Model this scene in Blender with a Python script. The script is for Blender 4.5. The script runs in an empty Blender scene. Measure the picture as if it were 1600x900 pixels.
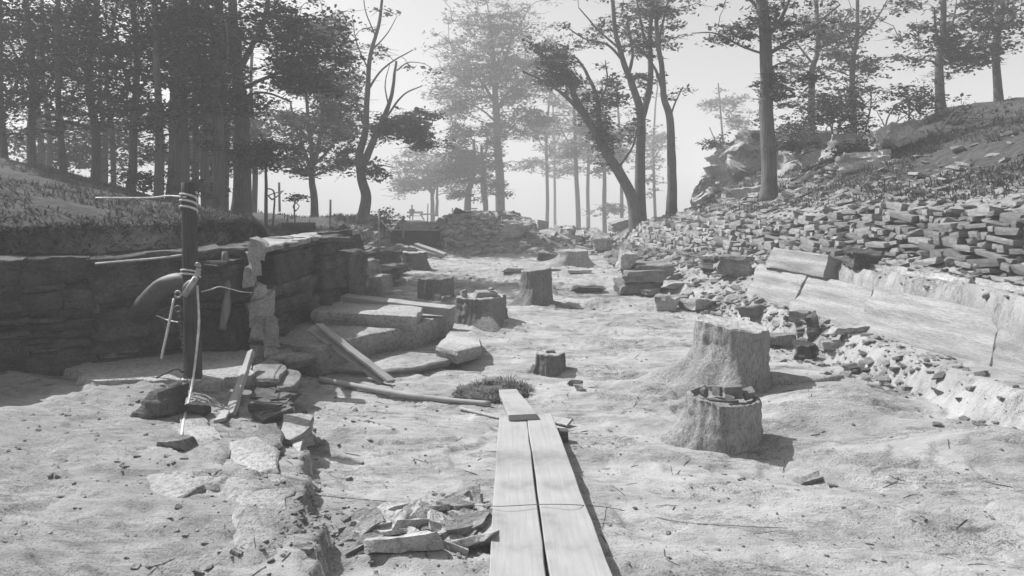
import bpy, bmesh, math, random
import numpy as np
from mathutils import Vector, Matrix

random.seed(7); RNG = np.random.default_rng(7)
scene = bpy.context.scene
COL = scene.collection
R = math.radians

# ------------------------------------------------------------------ camera, sky, sun, exposure
CAMZ, F, HOR = 2.2, 1100.0, 300.0          # eye height (m), focal length and horizon in photo pixels
cd = bpy.data.cameras.new('camera'); cam = bpy.data.objects.new('camera', cd); COL.objects.link(cam)
cam.location = (0, 0, CAMZ); cam.rotation_euler = (R(90), 0, 0)
cd.sensor_width = 36; cd.lens = 36 * F / 1600; cd.shift_y = -(450 - HOR) / 1600
cd.clip_start = 0.05; cd.clip_end = 6000
scene.camera = cam

SUN_AZ, SUN_EL = 59, 47                    # degrees to the left of straight ahead, elevation
world = bpy.data.worlds.new('World'); scene.world = world; world.use_nodes = True
nt = world.node_tree; nt.nodes.clear()
wo = nt.nodes.new('ShaderNodeOutputWorld'); bg = nt.nodes.new('ShaderNodeBackground')
sky = nt.nodes.new('ShaderNodeTexSky'); sky.sky_type = 'NISHITA'; sky.sun_disc = False
sky.sun_elevation = R(SUN_EL); sky.sun_rotation = R(-SUN_AZ); sky.dust_density = 3.0; sky.air_density = 1.0
bw = nt.nodes.new('ShaderNodeRGBToBW')     # a black and white photograph
nt.links.new(sky.outputs[0], bw.inputs[0]); nt.links.new(bw.outputs[0], bg.inputs[0])
bg.inputs[1].default_value = 0.10
nt.links.new(bg.outputs[0], wo.inputs[0])

sd = bpy.data.lights.new('sun', 'SUN'); sd.energy = 5.0; sd.angle = R(0.6); sd.color = (1, 1, 1)
sun = bpy.data.objects.new('sun', sd); COL.objects.link(sun)
sv = Vector((-math.sin(R(SUN_AZ)) * math.cos(R(SUN_EL)), math.cos(R(SUN_AZ)) * math.cos(R(SUN_EL)), math.sin(R(SUN_EL))))
sun.rotation_euler = sv.to_track_quat('Z', 'Y').to_euler(); sun.location = (-20, 10, 30)
vs = scene.view_settings
vs.view_transform = 'Standard'; vs.look = 'None'; vs.gamma = 1; vs.use_curve_mapping = False; vs.exposure = 0.84
HAZE_DENSITY = 0.0058

# ------------------------------------------------------------------ noise
def _h(ix, iy, iz, s):
    n = (ix.astype(np.int64) * 374761393 + iy.astype(np.int64) * 668265263 + iz.astype(np.int64) * 2147483647 + s * 974634777) & 0xffffffff
    n = ((n ^ (n >> 13)) * 1274126177) & 0xffffffff
    n = ((n ^ (n >> 16)) * 2246822519) & 0xffffffff
    return ((n ^ (n >> 15)) & 0xffff) / 32767.5 - 1.0
def noise(x, y, z=0.0, s=0):
    if np.ndim(z) == 0 and z == 0:
        x, y = np.broadcast_arrays(np.asarray(x, float), np.asarray(y, float)); ix, iy = np.floor(x), np.floor(y); fx, fy = x - ix, y - iy; zz = np.zeros(1)
        u, v = [f * f * f * (f * (f * 6 - 15) + 10) for f in (fx, fy)]
        a, b, c, d = _h(ix, iy, zz, s), _h(ix + 1, iy, zz, s), _h(ix, iy + 1, zz, s), _h(ix + 1, iy + 1, zz, s)
        return (a + (b - a) * u) * (1 - v) + (c + (d - c) * u) * v
    x, y, z = np.broadcast_arrays(np.asarray(x, float), np.asarray(y, float), np.asarray(z, float))
    ix, iy, iz = np.floor(x), np.floor(y), np.floor(z)
    fx, fy, fz = x - ix, y - iy, z - iz
    u, v, w = [f * f * f * (f * (f * 6 - 15) + 10) for f in (fx, fy, fz)]
    r = 0
    for dx in (0, 1):
        for dy in (0, 1):
            for dz in (0, 1):
                r = r + _h(ix + dx, iy + dy, iz + dz, s) * (u if dx else 1 - u) * (v if dy else 1 - v) * (w if dz else 1 - w)
    return r
def fbm(x, y, z=0.0, s=0, o=4, g=0.5):
    a, f, t, r = 1.0, 1.0, 0.0, 0.0
    for i in range(o):
        r = r + a * noise(x * f, y * f, z * f, s + i * 17); t += a; a *= g; f *= 2.03
    return r / t
def sst(a, b, x):
    t = np.clip((x - a) / (b - a), 0, 1); return t * t * (3 - 2 * t)
def lerp(a, b, t): return a + (b - a) * t

# ------------------------------------------------------------------ the lie of the land
LW = np.array([(-1.9, -10.0), (0, -9.0), (3, -8.0), (5.5, -6.6), (7.2, -5.4), (7.85, -4.05), (8.5, -3.1), (9.7, -3.0), (11, -2.68), (13, -2.85), (17, -3.0), (22, -3.5), (27, -4.6), (40, -6)])
def Xl(Y): return np.interp(Y, LW[:, 0], LW[:, 1])
def Xr(Y): return np.interp(Y, [2, 6, 9, 12, 16, 20, 25, 40], [4.7, 4.3, 4.05, 3.75, 3.2, 3.2, 3.5, 4.5])
def swall(Y): return np.interp(Y, [0, 12, 25, 40], [2.5, 2.25, 0.55, 0.5])
def zwall(Y): return np.interp(Y, [0, 12, 16, 25, 40], [1.2, 1.12, 0.8, 0.25, 0.3])
def hwall(Y): return np.interp(Y, [0, 12, 25, 29, 40], [0.8, 0.8, 0.82, 0.4, 0.2])

def floor_h(X, Y):
    h = 0.05 * fbm(X * .45, Y * .45, 0, 3, 3) + 0.006 * fbm(X * 2.2, Y * 2.2, 0, 5, 3)
    a = R(-24); U = X * math.cos(a) + Y * math.sin(a); V = -X * math.sin(a) + Y * math.cos(a)
    w = 0.3 + 0.7 * sst(0.2, 1.8, X)
    wv = V * 1.5 + .9 * fbm(U * .5, V * .6, 0, 9, 3)
    fr = wv - np.floor(wv); h = h + w * .05 * np.where(fr < .8, fr / .8, (1 - fr) / .2) * (.4 + .9 * sst(-.4, .5, noise(U * .6, V * .5, 0, 15)))   # long swells of the old mud
    h = h + 0.012 * w * fbm(U * 1.0, V * 6, 0, 19, 4)
    tt = fbm(U * .5 + 3, V * 1.5, 0, 21, 3) * 4.0
    h = h + 0.028 * (np.floor(tt) + sst(0.94, 1.0, tt - np.floor(tt)))    # broken bedding edges
    rg = sst(-.05, .35, fbm(U * .8 + 5, V * 1.8, 0, 171, 3))
    h = h + rg * 0.016 * fbm(U * 5, V * 9, 0, 30, 4, .65) - 0.014 * np.clip(.07 - np.abs(fbm(U * .9, V * 2.4, 0, 131, 4)), 0, 1) / .07
    # hummocks of bare rock low on the right
    for (cx, cy, rx, ry, hh) in ((3.3, 7.2, .75, .45, .20), (2.75, 6.6, .7, .28, -.10), (1.55, 7.75, .6, .4, .08), (2.2, 5.0, 1.1, .3, .06), (.35, 12.9, .8, .5, .07), (-1.2, 12.3, 1.2, .6, .08), (3.9, 5.9, .8, .35, .14), (-.55, 11.7, .8, .5, .12)):
        h = h + hh * np.exp(-((X - cx) / rx) ** 2 - ((Y - cy) / ry) ** 2)
    # low shelf at the left foreground, with a broken edge
    ex = np.interp(Y, [2, 4.2, 4.84, 5.6, 6.9, 8.3, 9.5], [-.85, -1.12, -1.34, -1.62, -2.2, -2.55, -3.4]) + 0.13 * fbm(Y * 2.6, Y * 0, 0, 41, 5, .65)
    d = ex - X
    h = h + sst(-0.005, 0.035, d) * 0.14 * np.interp(Y, [3, 4, 7, 8.3], [.5, 1, 1, .3]) + np.clip(d, 0, 3.5) * 0.07 + sst(0, .5, d) * 0.018 * fbm(X * 3, Y * 3, 0, 51, 3)
    return h

def hgt(X, Y, rough=True):
    X = np.asarray(X, float); Y = np.asarray(Y, float)
    X, Y = np.broadcast_arrays(X, Y)
    h = floor_h(X, Y)
    # ---- left: rock face, ledge, cut turf, wooded bank
    t = Xl(Y) - X
    top = np.interp(Y, [0, 10.6, 11.4, 13, 14.5, 18, 22, 27], [1.47, 1.47, 1.15, .9, .8, .75, .75, .8])
    wid = np.interp(Y, [0, 11, 14, 22, 27], [.30, .30, .9, 1.2, .6])
    rise = sst(0.12, 0.12 + wid, t)
    ledge = top + 0.03 * fbm(X * 1.5, Y * 1.5, 0, 61, 3)
    tl = np.interp(Y, [0, 8, 10, 12, 14, 18], [.9, .8, .75, 1.4, 2.0, 2.0]) + .12 * fbm(Y * 1.2, Y * 0, 0, 66, 2)
    turf = sst(tl, tl + .16, t) * np.interp(Y, [0, 11.5, 14, 20], [.34, .34, .3, .1])
    bank = np.clip(t - tl - .15, 0, 7) * np.interp(Y, [0, 12, 16, 19, 21, 24, 30], [.16, .19, .30, .28, .1, .08, .06])
    lb = ledge + turf + bank + .07 * fbm(X * .9, Y * .9, 0, 71, 3) * sst(.8, 2, t)
    h = lerp(h, np.maximum(lb, h), rise)
    # ---- right: rubble foot, shelf, walled bank, hill
    s = X - Xr(Y)
    sw, zw, hw = swall(Y), zwall(Y), hwall(Y)
    slab = sst(13.2, 12.2, Y)
    foot = np.clip(s / np.maximum(sw, .1), 0, 1)
    prof = zw * (lerp(foot ** .8, 0.32 * sst(0, .45, s / .9) + 0.0 * foot, slab))
    prof = prof + .05 * fbm(X * 3.5, Y * 3.5, 0, 83, 4) * sst(.9, 1.2, s) * slab + slab * (zw * .66) * sst(.82, 1.0, s + .03 * noise(Y * 2, 0, 0, 5))
    rub = 0.05 * fbm(X * 2.5, Y * 2.5, 0, 81, 4) * sst(0, .5, s)
    wall = sst(sw + .06, sw + .70, s) * hw * 1.0
    sb = np.clip(s - sw - .6, 0, 16)
    k1 = np.interp(Y, [0, 14, 18, 25, 30], [.42, .45, .5, .22, .2]); k2 = np.interp(Y, [0, 14, 18, 25, 30], [.5, .55, .6, .95, .9])
    hill = k1 * np.minimum(sb, 1.7) + k2 * np.clip(sb - 1.7, 0, None)
    cap = np.interp(Y, [0, 20, 26, 30, 40], [5.5, 5.0, 3.4, 1.6, 0.2])
    hill = cap * (1 - np.exp(-hill / np.maximum(cap, .05)))
    hill = hill + .22 * fbm(X * .8, Y * .8, 0, 91, 4) * sst(.3, 2, sb)
    rb = prof + rub + wall + hill
    h = np.where(s > 0, lerp(h, h * .3 + rb, sst(0, .25, s)), h)
    # ---- far end of the pit
    inl = sst(-.3, .3, X - Xl(Y)) * sst(-.3, .5, -s)
    ye = np.interp(X, [-6, -4.4, -2.8, -2.4, 1.2, 3.0, 4.5], [27.2, 27.3, 27.3, 24.8, 24.6, 25.2, 24.5]) + .25 * fbm(X * .9, X * 0, 0, 95, 2)
    e = Y - ye
    endz = np.interp(X, [-6, -4, -1, 1.2, 1.6, 4.5], [.8, .75, .7, .55, .5, .65])
    eb = endz * sst(0, 1.5, e) + .08 * fbm(X * 2, Y * 2, 0, 97, 3) * sst(.2, 1, e)
    eb = eb + .55 * np.exp(-((X + 1.5) / 2.1) ** 2 - ((Y - 28.3) / 1.5) ** 2) + .25 * np.exp(-((X + .1) / 1.0) ** 2 - ((Y - 27.6) / .8) ** 2)
    h = np.where((e > 0) & (inl > 0), lerp(h, np.maximum(h * .4 + eb, h * (1 - sst(0, 2, e))), inl * sst(0, .4, e)), h)
    # ---- knoll at the back left
    h = h + .45 * np.exp(-((X + 6.0) / 1.6) ** 2 - ((Y - 28.2) / 1.6) ** 2) + .3 * np.exp(-((X + 9.5) / 3) ** 2 - ((Y - 26) / 2) ** 2)
    # ---- the land falls away beyond
    far = np.interp(Y, [0, 30, 40, 50, 69, 80, 140, 320, 3000], [0, .45, -.05, -.4, -.46, -1.6, -12, -30, -34])
    far = far - sst(-.13, -.06, X / np.maximum(Y, 1)) * np.interp(Y, [0, 31, 40, 50, 69, 140], [0, 0, .9, 1.9, 5, 10])
    far = far + np.clip(np.abs(Y) - 80, 0, 400) / 400 * 3 * fbm(X * .01, Y * .01, 0, 99, 3)
    h = lerp(h, far + .12 * fbm(X * .3, Y * .3, 0, 98, 3), sst(29, 36, Y))
    # away to the sides and behind it settles to even ground
    side = sst(22, 60, np.abs(X))
    h = lerp(h, np.interp(np.abs(X), [0, 60, 200, 3000], [3, 2, -25, -36]), side * sst(60, 30, Y))
    return h

def P(px, py, Y): return Vector(((px - 800) * Y / F, Y, CAMZ - (py - HOR) * Y / F))
def U(px, py, z=0.0):
    Y = (CAMZ - z) * F / (py - HOR); return Vector(((px - 800) * Y / F, Y, z))
# ------------------------------------------------------------------ materials (all greys: the plate is black and white)
def g3(v): return (v, v, v, 1)
MATS = {}
def mat_base(name):
    m = bpy.data.materials.new(name); m.use_nodes = True
    n = m.node_tree; b = n.nodes['Principled BSDF']; b.inputs['Roughness'].default_value = .92
    b.inputs['Specular IOR Level'].default_value = .2
    MATS[name] = m; return m, n, b
def nd(n, t, **k):
    o = n.nodes.new(t)
    for a, v in k.items():
        if a in o.inputs: o.inputs[a].default_value = v
        else: setattr(o, a, v)
    return o
def ramp(n, src, stops):
    r = n.nodes.new('ShaderNodeValToRGB'); e = r.color_ramp.elements
    e[0].position, e[0].color = stops[0][0], g3(stops[0][1]); e[1].position, e[1].color = stops[-1][0], g3(stops[-1][1])
    for p, v in stops[1:-1]:
        q = e.new(p); q.color = g3(v)
    n.links.new(src, r.inputs[0]); return r.outputs[0]
def mixc(n, a, b, f, mode='MIX'):
    x = n.nodes.new('ShaderNodeMix'); x.data_type = 'RGBA'; x.blend_type = mode
    for s, i in ((f, 0), (a, 6), (b, 7)):
        if isinstance(s, (int, float)): x.inputs[i].default_value = s if i == 0 else g3(s)
        else: n.links.new(s, x.inputs[i])
    return x.outputs[2]
def rock_mat(name, lo, hi, scale=3.0, bump=.5, strata=0.0, rnd=.25, stretch=(1, 1, 1), speck=.4):
    m, n, b = mat_base(name)
    tc = nd(n, 'ShaderNodeTexCoord'); mp = nd(n, 'ShaderNodeMapping'); mp.inputs['Scale'].default_value = stretch
    n.links.new(tc.outputs['Object'], mp.inputs[0])
    n1 = nd(n, 'ShaderNodeTexNoise', Scale=scale, Detail=6.0, Roughness=.6)
    n2 = nd(n, 'ShaderNodeTexNoise', Scale=scale * 14, Detail=5.0, Roughness=.7)
    n3 = nd(n, 'ShaderNodeTexNoise', Scale=scale * 45, Detail=2.0)
    for q in (n1, n2, n3): n.links.new(mp.outputs[0], q.inputs['Vector'])
    c = ramp(n, n1.outputs[0], [(.37, lo), (.63, hi)])
    c2 = ramp(n, n2.outputs[0], [(.36, .5), (.48, .95), (.64, 1.2)])
    c = mixc(n, c, c2, .8, 'MULTIPLY')
    c3 = ramp(n, n3.outputs[0], [(.36, .4), (.47, 1.0)])
    c = mixc(n, c, c3, speck, 'MULTIPLY')
    oi = nd(n, 'ShaderNodeObjectInfo'); mr = nd(n, 'ShaderNodeMapRange'); mr.inputs[3].default_value = 1 - rnd; mr.inputs[4].default_value = 1 + rnd
    n.links.new(oi.outputs['Random'], mr.inputs[0]); c = mixc(n, c, mr.outputs[0], 1.0, 'MULTIPLY')
    n.links.new(c, b.inputs['Base Color'])
    hsum = nd(n, 'ShaderNodeMath', operation='ADD'); mu = nd(n, 'ShaderNodeMath', operation='MULTIPLY'); mu.inputs[1].default_value = .35
    n.links.new(n3.outputs[0], mu.inputs[0]); n.links.new(n2.outputs[0], hsum.inputs[0]); n.links.new(mu.outputs[0], hsum.inputs[1])
    src = hsum.outputs[0]
    if strata:
        wv = nd(n, 'ShaderNodeTexNoise', Scale=1.0, Detail=4.0); m2 = nd(n, 'ShaderNodeMapping'); m2.inputs['Scale'].default_value = (1.3, 1.3, 26)
        n.links.new(tc.outputs['Object'], m2.inputs[0]); n.links.new(m2.outputs[0], wv.inputs['Vector'])
        s2 = nd(n, 'ShaderNodeMath', operation='MULTIPLY_ADD'); s2.inputs[1].default_value = strata
        n.links.new(wv.outputs[0], s2.inputs[0]); n.links.new(src, s2.inputs[2]); src = s2.outputs[0]
    bp = nd(n, 'ShaderNodeBump', Strength=min(1, bump * 1.3), Distance=.045)
    n.links.new(src, bp.inputs['Height']); n.links.new(bp.outputs[0], b.inputs['Normal'])
    return m
rock_mat('stump_stone', .26, .40, 2.5, 1.0, rnd=.1, stretch=(1, 1, .45))
rock_mat('stump_mid', .15, .26, 2.5, .9, rnd=.1, stretch=(1, 1, .6))
rock_mat('stump_dark', .10, .19, 2.5, .8, rnd=.1, stretch=(1, 1, .45))
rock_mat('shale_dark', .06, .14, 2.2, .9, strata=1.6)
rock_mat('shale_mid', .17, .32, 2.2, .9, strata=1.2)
rock_mat('shale_pale', .2, .31, 1.4, .45, rnd=.05)
rock_mat('sandstone', .20, .33, 1.8, .4, strata=.7, rnd=.08, stretch=(.5, .5, 6))
rock_mat('crag_stone', .34, .5, 1.2, .9, rnd=.1)
rock_mat('clay', .26, .42, 2.5, 1.0, rnd=.1)
rock_mat('wall_stone', .27, .44, 3.0, .8, rnd=.3)
rock_mat('scree_stone', .22, .38, 5.0, .8, rnd=.3)
rock_mat('slab_stone', .26, .40, 1.4, .6, strata=.5, rnd=.12)
rock_mat('boulder', .22, .40, 1.2, .9, rnd=.15)
rock_mat('dirt', .07, .17, 3.0, 1.0, rnd=.1)

def wood_mat(name, lo, hi, axis=1, bump=.25):
    m, n, b = mat_base(name)
    tc = nd(n, 'ShaderNodeTexCoord'); mp = nd(n, 'ShaderNodeMapping')
    sc = [16, 16, 16]; sc[axis] = .9; mp.inputs['Scale'].default_value = sc
    n.links.new(tc.outputs['Object'], mp.inputs[0])
    n1 = nd(n, 'ShaderNodeTexNoise', Scale=2.2, Detail=6.0, Roughness=.65, Distortion=.6); n.links.new(mp.outputs[0], n1.inputs['Vector'])
    n2 = nd(n, 'ShaderNodeTexNoise', Scale=2.4, Detail=4.0); n.links.new(tc.outputs['Object'], n2.inputs['Vector'])
    c = ramp(n, n1.outputs[0], [(.28, lo), (.6, hi)])
    c = mixc(n, c, ramp(n, n2.outputs[0], [(.34, .62), (.46, .92), (.6, 1.05)]), .9, 'MULTIPLY')
    n.links.new(c, b.inputs['Base Color'])
    bp = nd(n, 'ShaderNodeBump', Strength=bump, Distance=.01); n.links.new(n1.outputs[0], bp.inputs['Height']); n.links.new(bp.outputs[0], b.inputs['Normal'])
    return m
wood_mat('plank_wood', .245, .29); wood_mat('plank_grey', .20, .34); wood_mat('dark_timber', .035, .09); wood_mat('post_wood', .03, .07, 2)
wood_mat('bark', .04, .12, 2, .8); wood_mat('bark_pale', .09, .2, 2, .8)

def plain(name, v, rough=.9, metal=0):
    m, n, b = mat_base(name)
    tc = nd(n, 'ShaderNodeTexCoord'); n1 = nd(n, 'ShaderNodeTexNoise', Scale=18.0, Detail=4.0); n.links.new(tc.outputs['Object'], n1.inputs['Vector'])
    c = ramp(n, n1.outputs[0], [(.3, v * .75), (.7, v * 1.2)]); n.links.new(c, b.inputs['Base Color'])
    b.inputs['Roughness'].default_value = rough; b.inputs['Metallic'].default_value = metal; return m
plain('rope', .5); plain('iron', .10, .6, .3); plain('iron_pale', .3, .55, .3); plain('cloth_dark', .05); plain('skin', .4); plain('wire', .12); plain('wire_pale', .45); plain('hay', .17)

def leaf_mat(name, lo, hi, tr):
    m = bpy.data.materials.new(name); m.use_nodes = True; n = m.node_tree; n.nodes.clear(); MATS[name] = m
    o = nd(n, 'ShaderNodeOutputMaterial'); d = nd(n, 'ShaderNodeBsdfDiffuse'); t = nd(n, 'ShaderNodeBsdfTranslucent'); mx = nd(n, 'ShaderNodeMixShader')
    mx.inputs[0].default_value = tr
    at = nd(n, 'ShaderNodeAttribute', attribute_name='tint')
    c = ramp(n, at.outputs['Fac'], [(0, lo), (1, hi)])
    n.links.new(c, d.inputs[0]); n.links.new(c, t.inputs[0]); n.links.new(d.outputs[0], mx.inputs[1]); n.links.new(t.outputs[0], mx.inputs[2]); n.links.new(mx.outputs[0], o.inputs[0])
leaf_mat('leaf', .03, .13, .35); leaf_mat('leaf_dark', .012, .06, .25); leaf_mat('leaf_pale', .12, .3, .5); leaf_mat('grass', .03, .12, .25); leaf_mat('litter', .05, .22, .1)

def ground_mat():
    m, n, b = mat_base('ground')
    ge = nd(n, 'ShaderNodeNewGeometry'); tu = nd(n, 'ShaderNodeAttribute', attribute_name='turf'); so = nd(n, 'ShaderNodeAttribute', attribute_name='soil')
    mp = nd(n, 'ShaderNodeMapping'); mp.inputs['Rotation'].default_value = (0, 0, R(28)); mp.inputs['Scale'].default_value = (1, 3.2, 1); n.links.new(ge.outputs['Position'], mp.inputs[0])
    a1 = nd(n, 'ShaderNodeTexNoise', Scale=.9, Detail=7.0, Roughness=.62, Distortion=.4); n.links.new(mp.outputs[0], a1.inputs['Vector'])
    mq = nd(n, 'ShaderNodeMapping'); mq.inputs['Rotation'].default_value = (0, 0, R(24)); mq.inputs['Scale'].default_value = (.8, 2.2, 1); n.links.new(ge.outputs['Position'], mq.inputs[0])
    a2 = nd(n, 'ShaderNodeTexNoise', Scale=7.0, Detail=7.0, Roughness=.72, Distortion=.3); n.links.new(mq.outputs[0], a2.inputs['Vector'])
    a3 = nd(n, 'ShaderNodeTexNoise', Scale=70.0, Detail=3.0, Roughness=.7); n.links.new(ge.outputs['Position'], a3.inputs['Vector'])
    a4 = nd(n, 'ShaderNodeTexNoise', Scale=1.7, Detail=8.0, Roughness=.75); n.links.new(ge.outputs['Position'], a4.inputs['Vector'])
    ms = nd(n, 'ShaderNodeMapping'); ms.inputs['Rotation'].default_value = (0, 0, R(24)); ms.inputs['Scale'].default_value = (.8, 1.8, 1); ms.inputs['Location'].default_value = (5, 0, 0); n.links.new(ge.outputs['Position'], ms.inputs[0])
    a5 = nd(n, 'ShaderNodeTexNoise', Scale=1.1, Detail=9.0, Roughness=.68, Distortion=.25); n.links.new(ms.outputs[0], a5.inputs['Vector'])
    mk = ramp(n, a5.outputs[0], [(.43, 0.08), (.57, 1.0)])
    c = ramp(n, a1.outputs[0], [(.36, .25), (.47, .315), (.60, .35)])
    gr = mixc(n, ramp(n, a2.outputs[0], [(.36, .35), (.50, .85), (.62, 1.0)]), ramp(n, a3.outputs[0], [(.37, .35), (.50, 1.0)]), .9, 'MULTIPLY')
    c = mixc(n, c, mixc(n, 1.0, gr, mk), 1.0, 'MULTIPLY')
    c = mixc(n, c, ramp(n, a3.outputs[0], [(.33, .45), (.42, 1.0)]), .5, 'MULTIPLY')
    c = mixc(n, c, ramp(n, a4.outputs[0], [(.50, 1.0), (.66, .55)]), .6, 'MULTIPLY')
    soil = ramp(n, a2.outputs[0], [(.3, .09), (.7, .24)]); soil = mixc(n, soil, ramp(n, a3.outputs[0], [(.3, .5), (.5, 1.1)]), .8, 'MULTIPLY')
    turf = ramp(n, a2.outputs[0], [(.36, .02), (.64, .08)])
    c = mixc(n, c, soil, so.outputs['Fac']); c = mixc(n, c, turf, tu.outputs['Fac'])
    n.links.new(c, b.inputs['Base Color'])
    ad = nd(n, 'ShaderNodeMath', operation='MULTIPLY_ADD'); ad.inputs[1].default_value = .4; n.links.new(a3.outputs[0], ad.inputs[0]); n.links.new(a2.outputs[0], ad.inputs[2])
    bp = nd(n, 'ShaderNodeBump', Strength=1.0, Distance=.022); n.links.new(ad.outputs[0], bp.inputs['Height']); n.links.new(bp.outputs[0], b.inputs['Normal'])
ground_mat()

# ------------------------------------------------------------------ object helpers
VARIANT = {}
def link(name, me, m=None, parent=None, loc=None):
    if m and me is not None and me.materials and me.materials[0] != MATS[m]:
        if (me.name, m) not in VARIANT:
            c = me.copy(); c.materials.clear(); c.materials.append(MATS[m]); VARIANT[(me.name, m)] = c
        me = VARIANT[(me.name, m)]
    o = bpy.data.objects.new(name, me); COL.objects.link(o)
    if m and me is not None and not me.materials: me.materials.append(MATS[m])
    if parent: o.parent = parent
    if loc is not None: o.location = loc
    return o
def tag(o, label, cat, group=None, kind=None):
    if label: o['label'] = label
    if cat: o['category'] = cat
    if group: o['group'] = group
    if kind: o['kind'] = kind
    return o
def thing(name, label, cat, loc, group=None, rot=0):
    o = bpy.data.objects.new(name, None); o.empty_display_size = .2; COL.objects.link(o); o.location = loc; o.rotation_euler = (0, 0, rot)
    return tag(o, label, cat, group)
def mesh_np(name, V, Fq, smooth=False, attr=None):
    V = np.asarray(V, np.float32); Fq = np.asarray(Fq, np.int32); k = Fq.shape[1]
    me = bpy.data.meshes.new(name); me.vertices.add(len(V)); me.vertices.foreach_set('co', V.ravel())
    me.loops.add(Fq.size); me.loops.foreach_set('vertex_index', Fq.ravel())
    me.polygons.add(len(Fq)); me.polygons.foreach_set('loop_start', np.arange(len(Fq), dtype=np.int32) * k)
    me.polygons.foreach_set('use_smooth', np.full(len(Fq), smooth))
    for nme, dom, vals in (attr or []):
        a = me.attributes.new(nme, 'FLOAT', dom); a.data.foreach_set('value', np.asarray(vals, np.float32))
    me.update(calc_edges=True); return me
def bm_mesh(name, bm, smooth=False, sharp=None):
    me = bpy.data.meshes.new(name); bm.normal_update(); bm.to_mesh(me); bm.free()
    if smooth:
        me.polygons.foreach_set('use_smooth', np.ones(len(me.polygons), bool))
        if sharp: me.set_sharp_from_angle(angle=R(sharp))
    me.update(); return me
def tubes(name, items, smooth=True):
    """items: (points Nx3, radii N, sides) -> one mesh of closed tapered tubes"""
    VV, T3, off = [], [], 0
    for pts, rad, ns in items:
        p = np.asarray(pts, float); r = np.asarray(rad, float); N = len(p)
        t = np.gradient(p, axis=0); t /= np.linalg.norm(t, axis=1)[:, None] + 1e-9
        ref = np.array([0., 0, 1]) if abs(t[:, 2].mean()) < .8 else np.array([1., 0, 0])
        a = np.cross(t, ref); a /= np.linalg.norm(a, axis=1)[:, None] + 1e-9; b = np.cross(t, a)
        th = np.arange(ns) * 2 * math.pi / ns
        ring = p[:, None] + r[:, None, None] * (np.cos(th)[None, :, None] * a[:, None] + np.sin(th)[None, :, None] * b[:, None])
        VV.append(ring.reshape(-1, 3)); VV.append(p[[0, -1]])
        i = np.arange(N - 1)[:, None] * ns; j = np.arange(ns)[None]; j2 = (j + 1) % ns
        q = [(i + j), (i + j2), (i + ns + j2), (i + ns + j)]; q = [x.ravel() + off for x in q]
        T3.append(np.stack([q[0], q[1], q[2]], 1)); T3.append(np.stack([q[0], q[2], q[3]], 1))
        c0, c1 = off + N * ns, off + N * ns + 1; jj = np.arange(ns); e = off + (N - 1) * ns
        T3.append(np.stack([np.full(ns, c0), off + (jj + 1) % ns, off + jj], 1)); T3.append(np.stack([np.full(ns, c1), e + jj, e + (jj + 1) % ns], 1))
        off += N * ns + 2
    return mesh_np(name, np.concatenate(VV), np.concatenate(T3), smooth)
def curve(pts, n=16):
    """Catmull-Rom through the points"""
    p = np.array([list(q) for q in pts], float)
    if len(p) < 3: return np.array([lerp(p[0], p[-1], k) for k in np.linspace(0, 1, n)])
    q = np.vstack([2 * p[0] - p[1], p, 2 * p[-1] - p[-2]]); out = []
    m = len(p) - 1
    for g in np.linspace(0, m, n):
        i = min(int(g), m - 1); t = g - i; a, b, c, d = q[i:i + 4]
        out.append(.5 * ((2 * b) + (c - a) * t + (2 * a - 5 * b + 4 * c - d) * t * t + (3 * b - a - 3 * c + d) * t ** 3))
    return np.array(out)

def stone_mesh(seed, sx=1, sy=1, sz=1, blocky=.75, name='stone'):
    r = random.Random(seed); bm = bmesh.new()
    if blocky > .5:
        for cx in (-1, 1):
            for cy in (-1, 1):
                for cz in (-1, 1):
                    j = [1 - r.random() * .28 for _ in range(3)]
                    for k in range(3):
                        ins = [1, 1, 1]; ins[k] = 1 - .1 - .12 * r.random()
                        bm.verts.new((cx * j[0] * ins[0] * sx / 2, cy * j[1] * ins[1] * sy / 2, cz * j[2] * ins[2] * sz / 2))
    else:
        for _ in range(17):
            v = Vector((r.gauss(0, 1), r.gauss(0, 1), r.gauss(0, 1))).normalized() * (.8 + .2 * r.random())
            bm.verts.new((v.x * sx / 2, v.y * sy / 2, max(-.45, min(.45, v.z)) * sz))
    bmesh.ops.convex_hull(bm, input=bm.verts)
    bmesh.ops.delete(bm, geom=[v for v in bm.verts if not v.link_faces], context='VERTS')
    return bm_mesh(name, bm)
STONES = [stone_mesh(i, 1, 1, 1, .8, 'block_stone') for i in range(14)]
CHIPS = [stone_mesh(40 + i, 1, 1, 1, .2, 'chip_stone') for i in range(12)]

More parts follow.
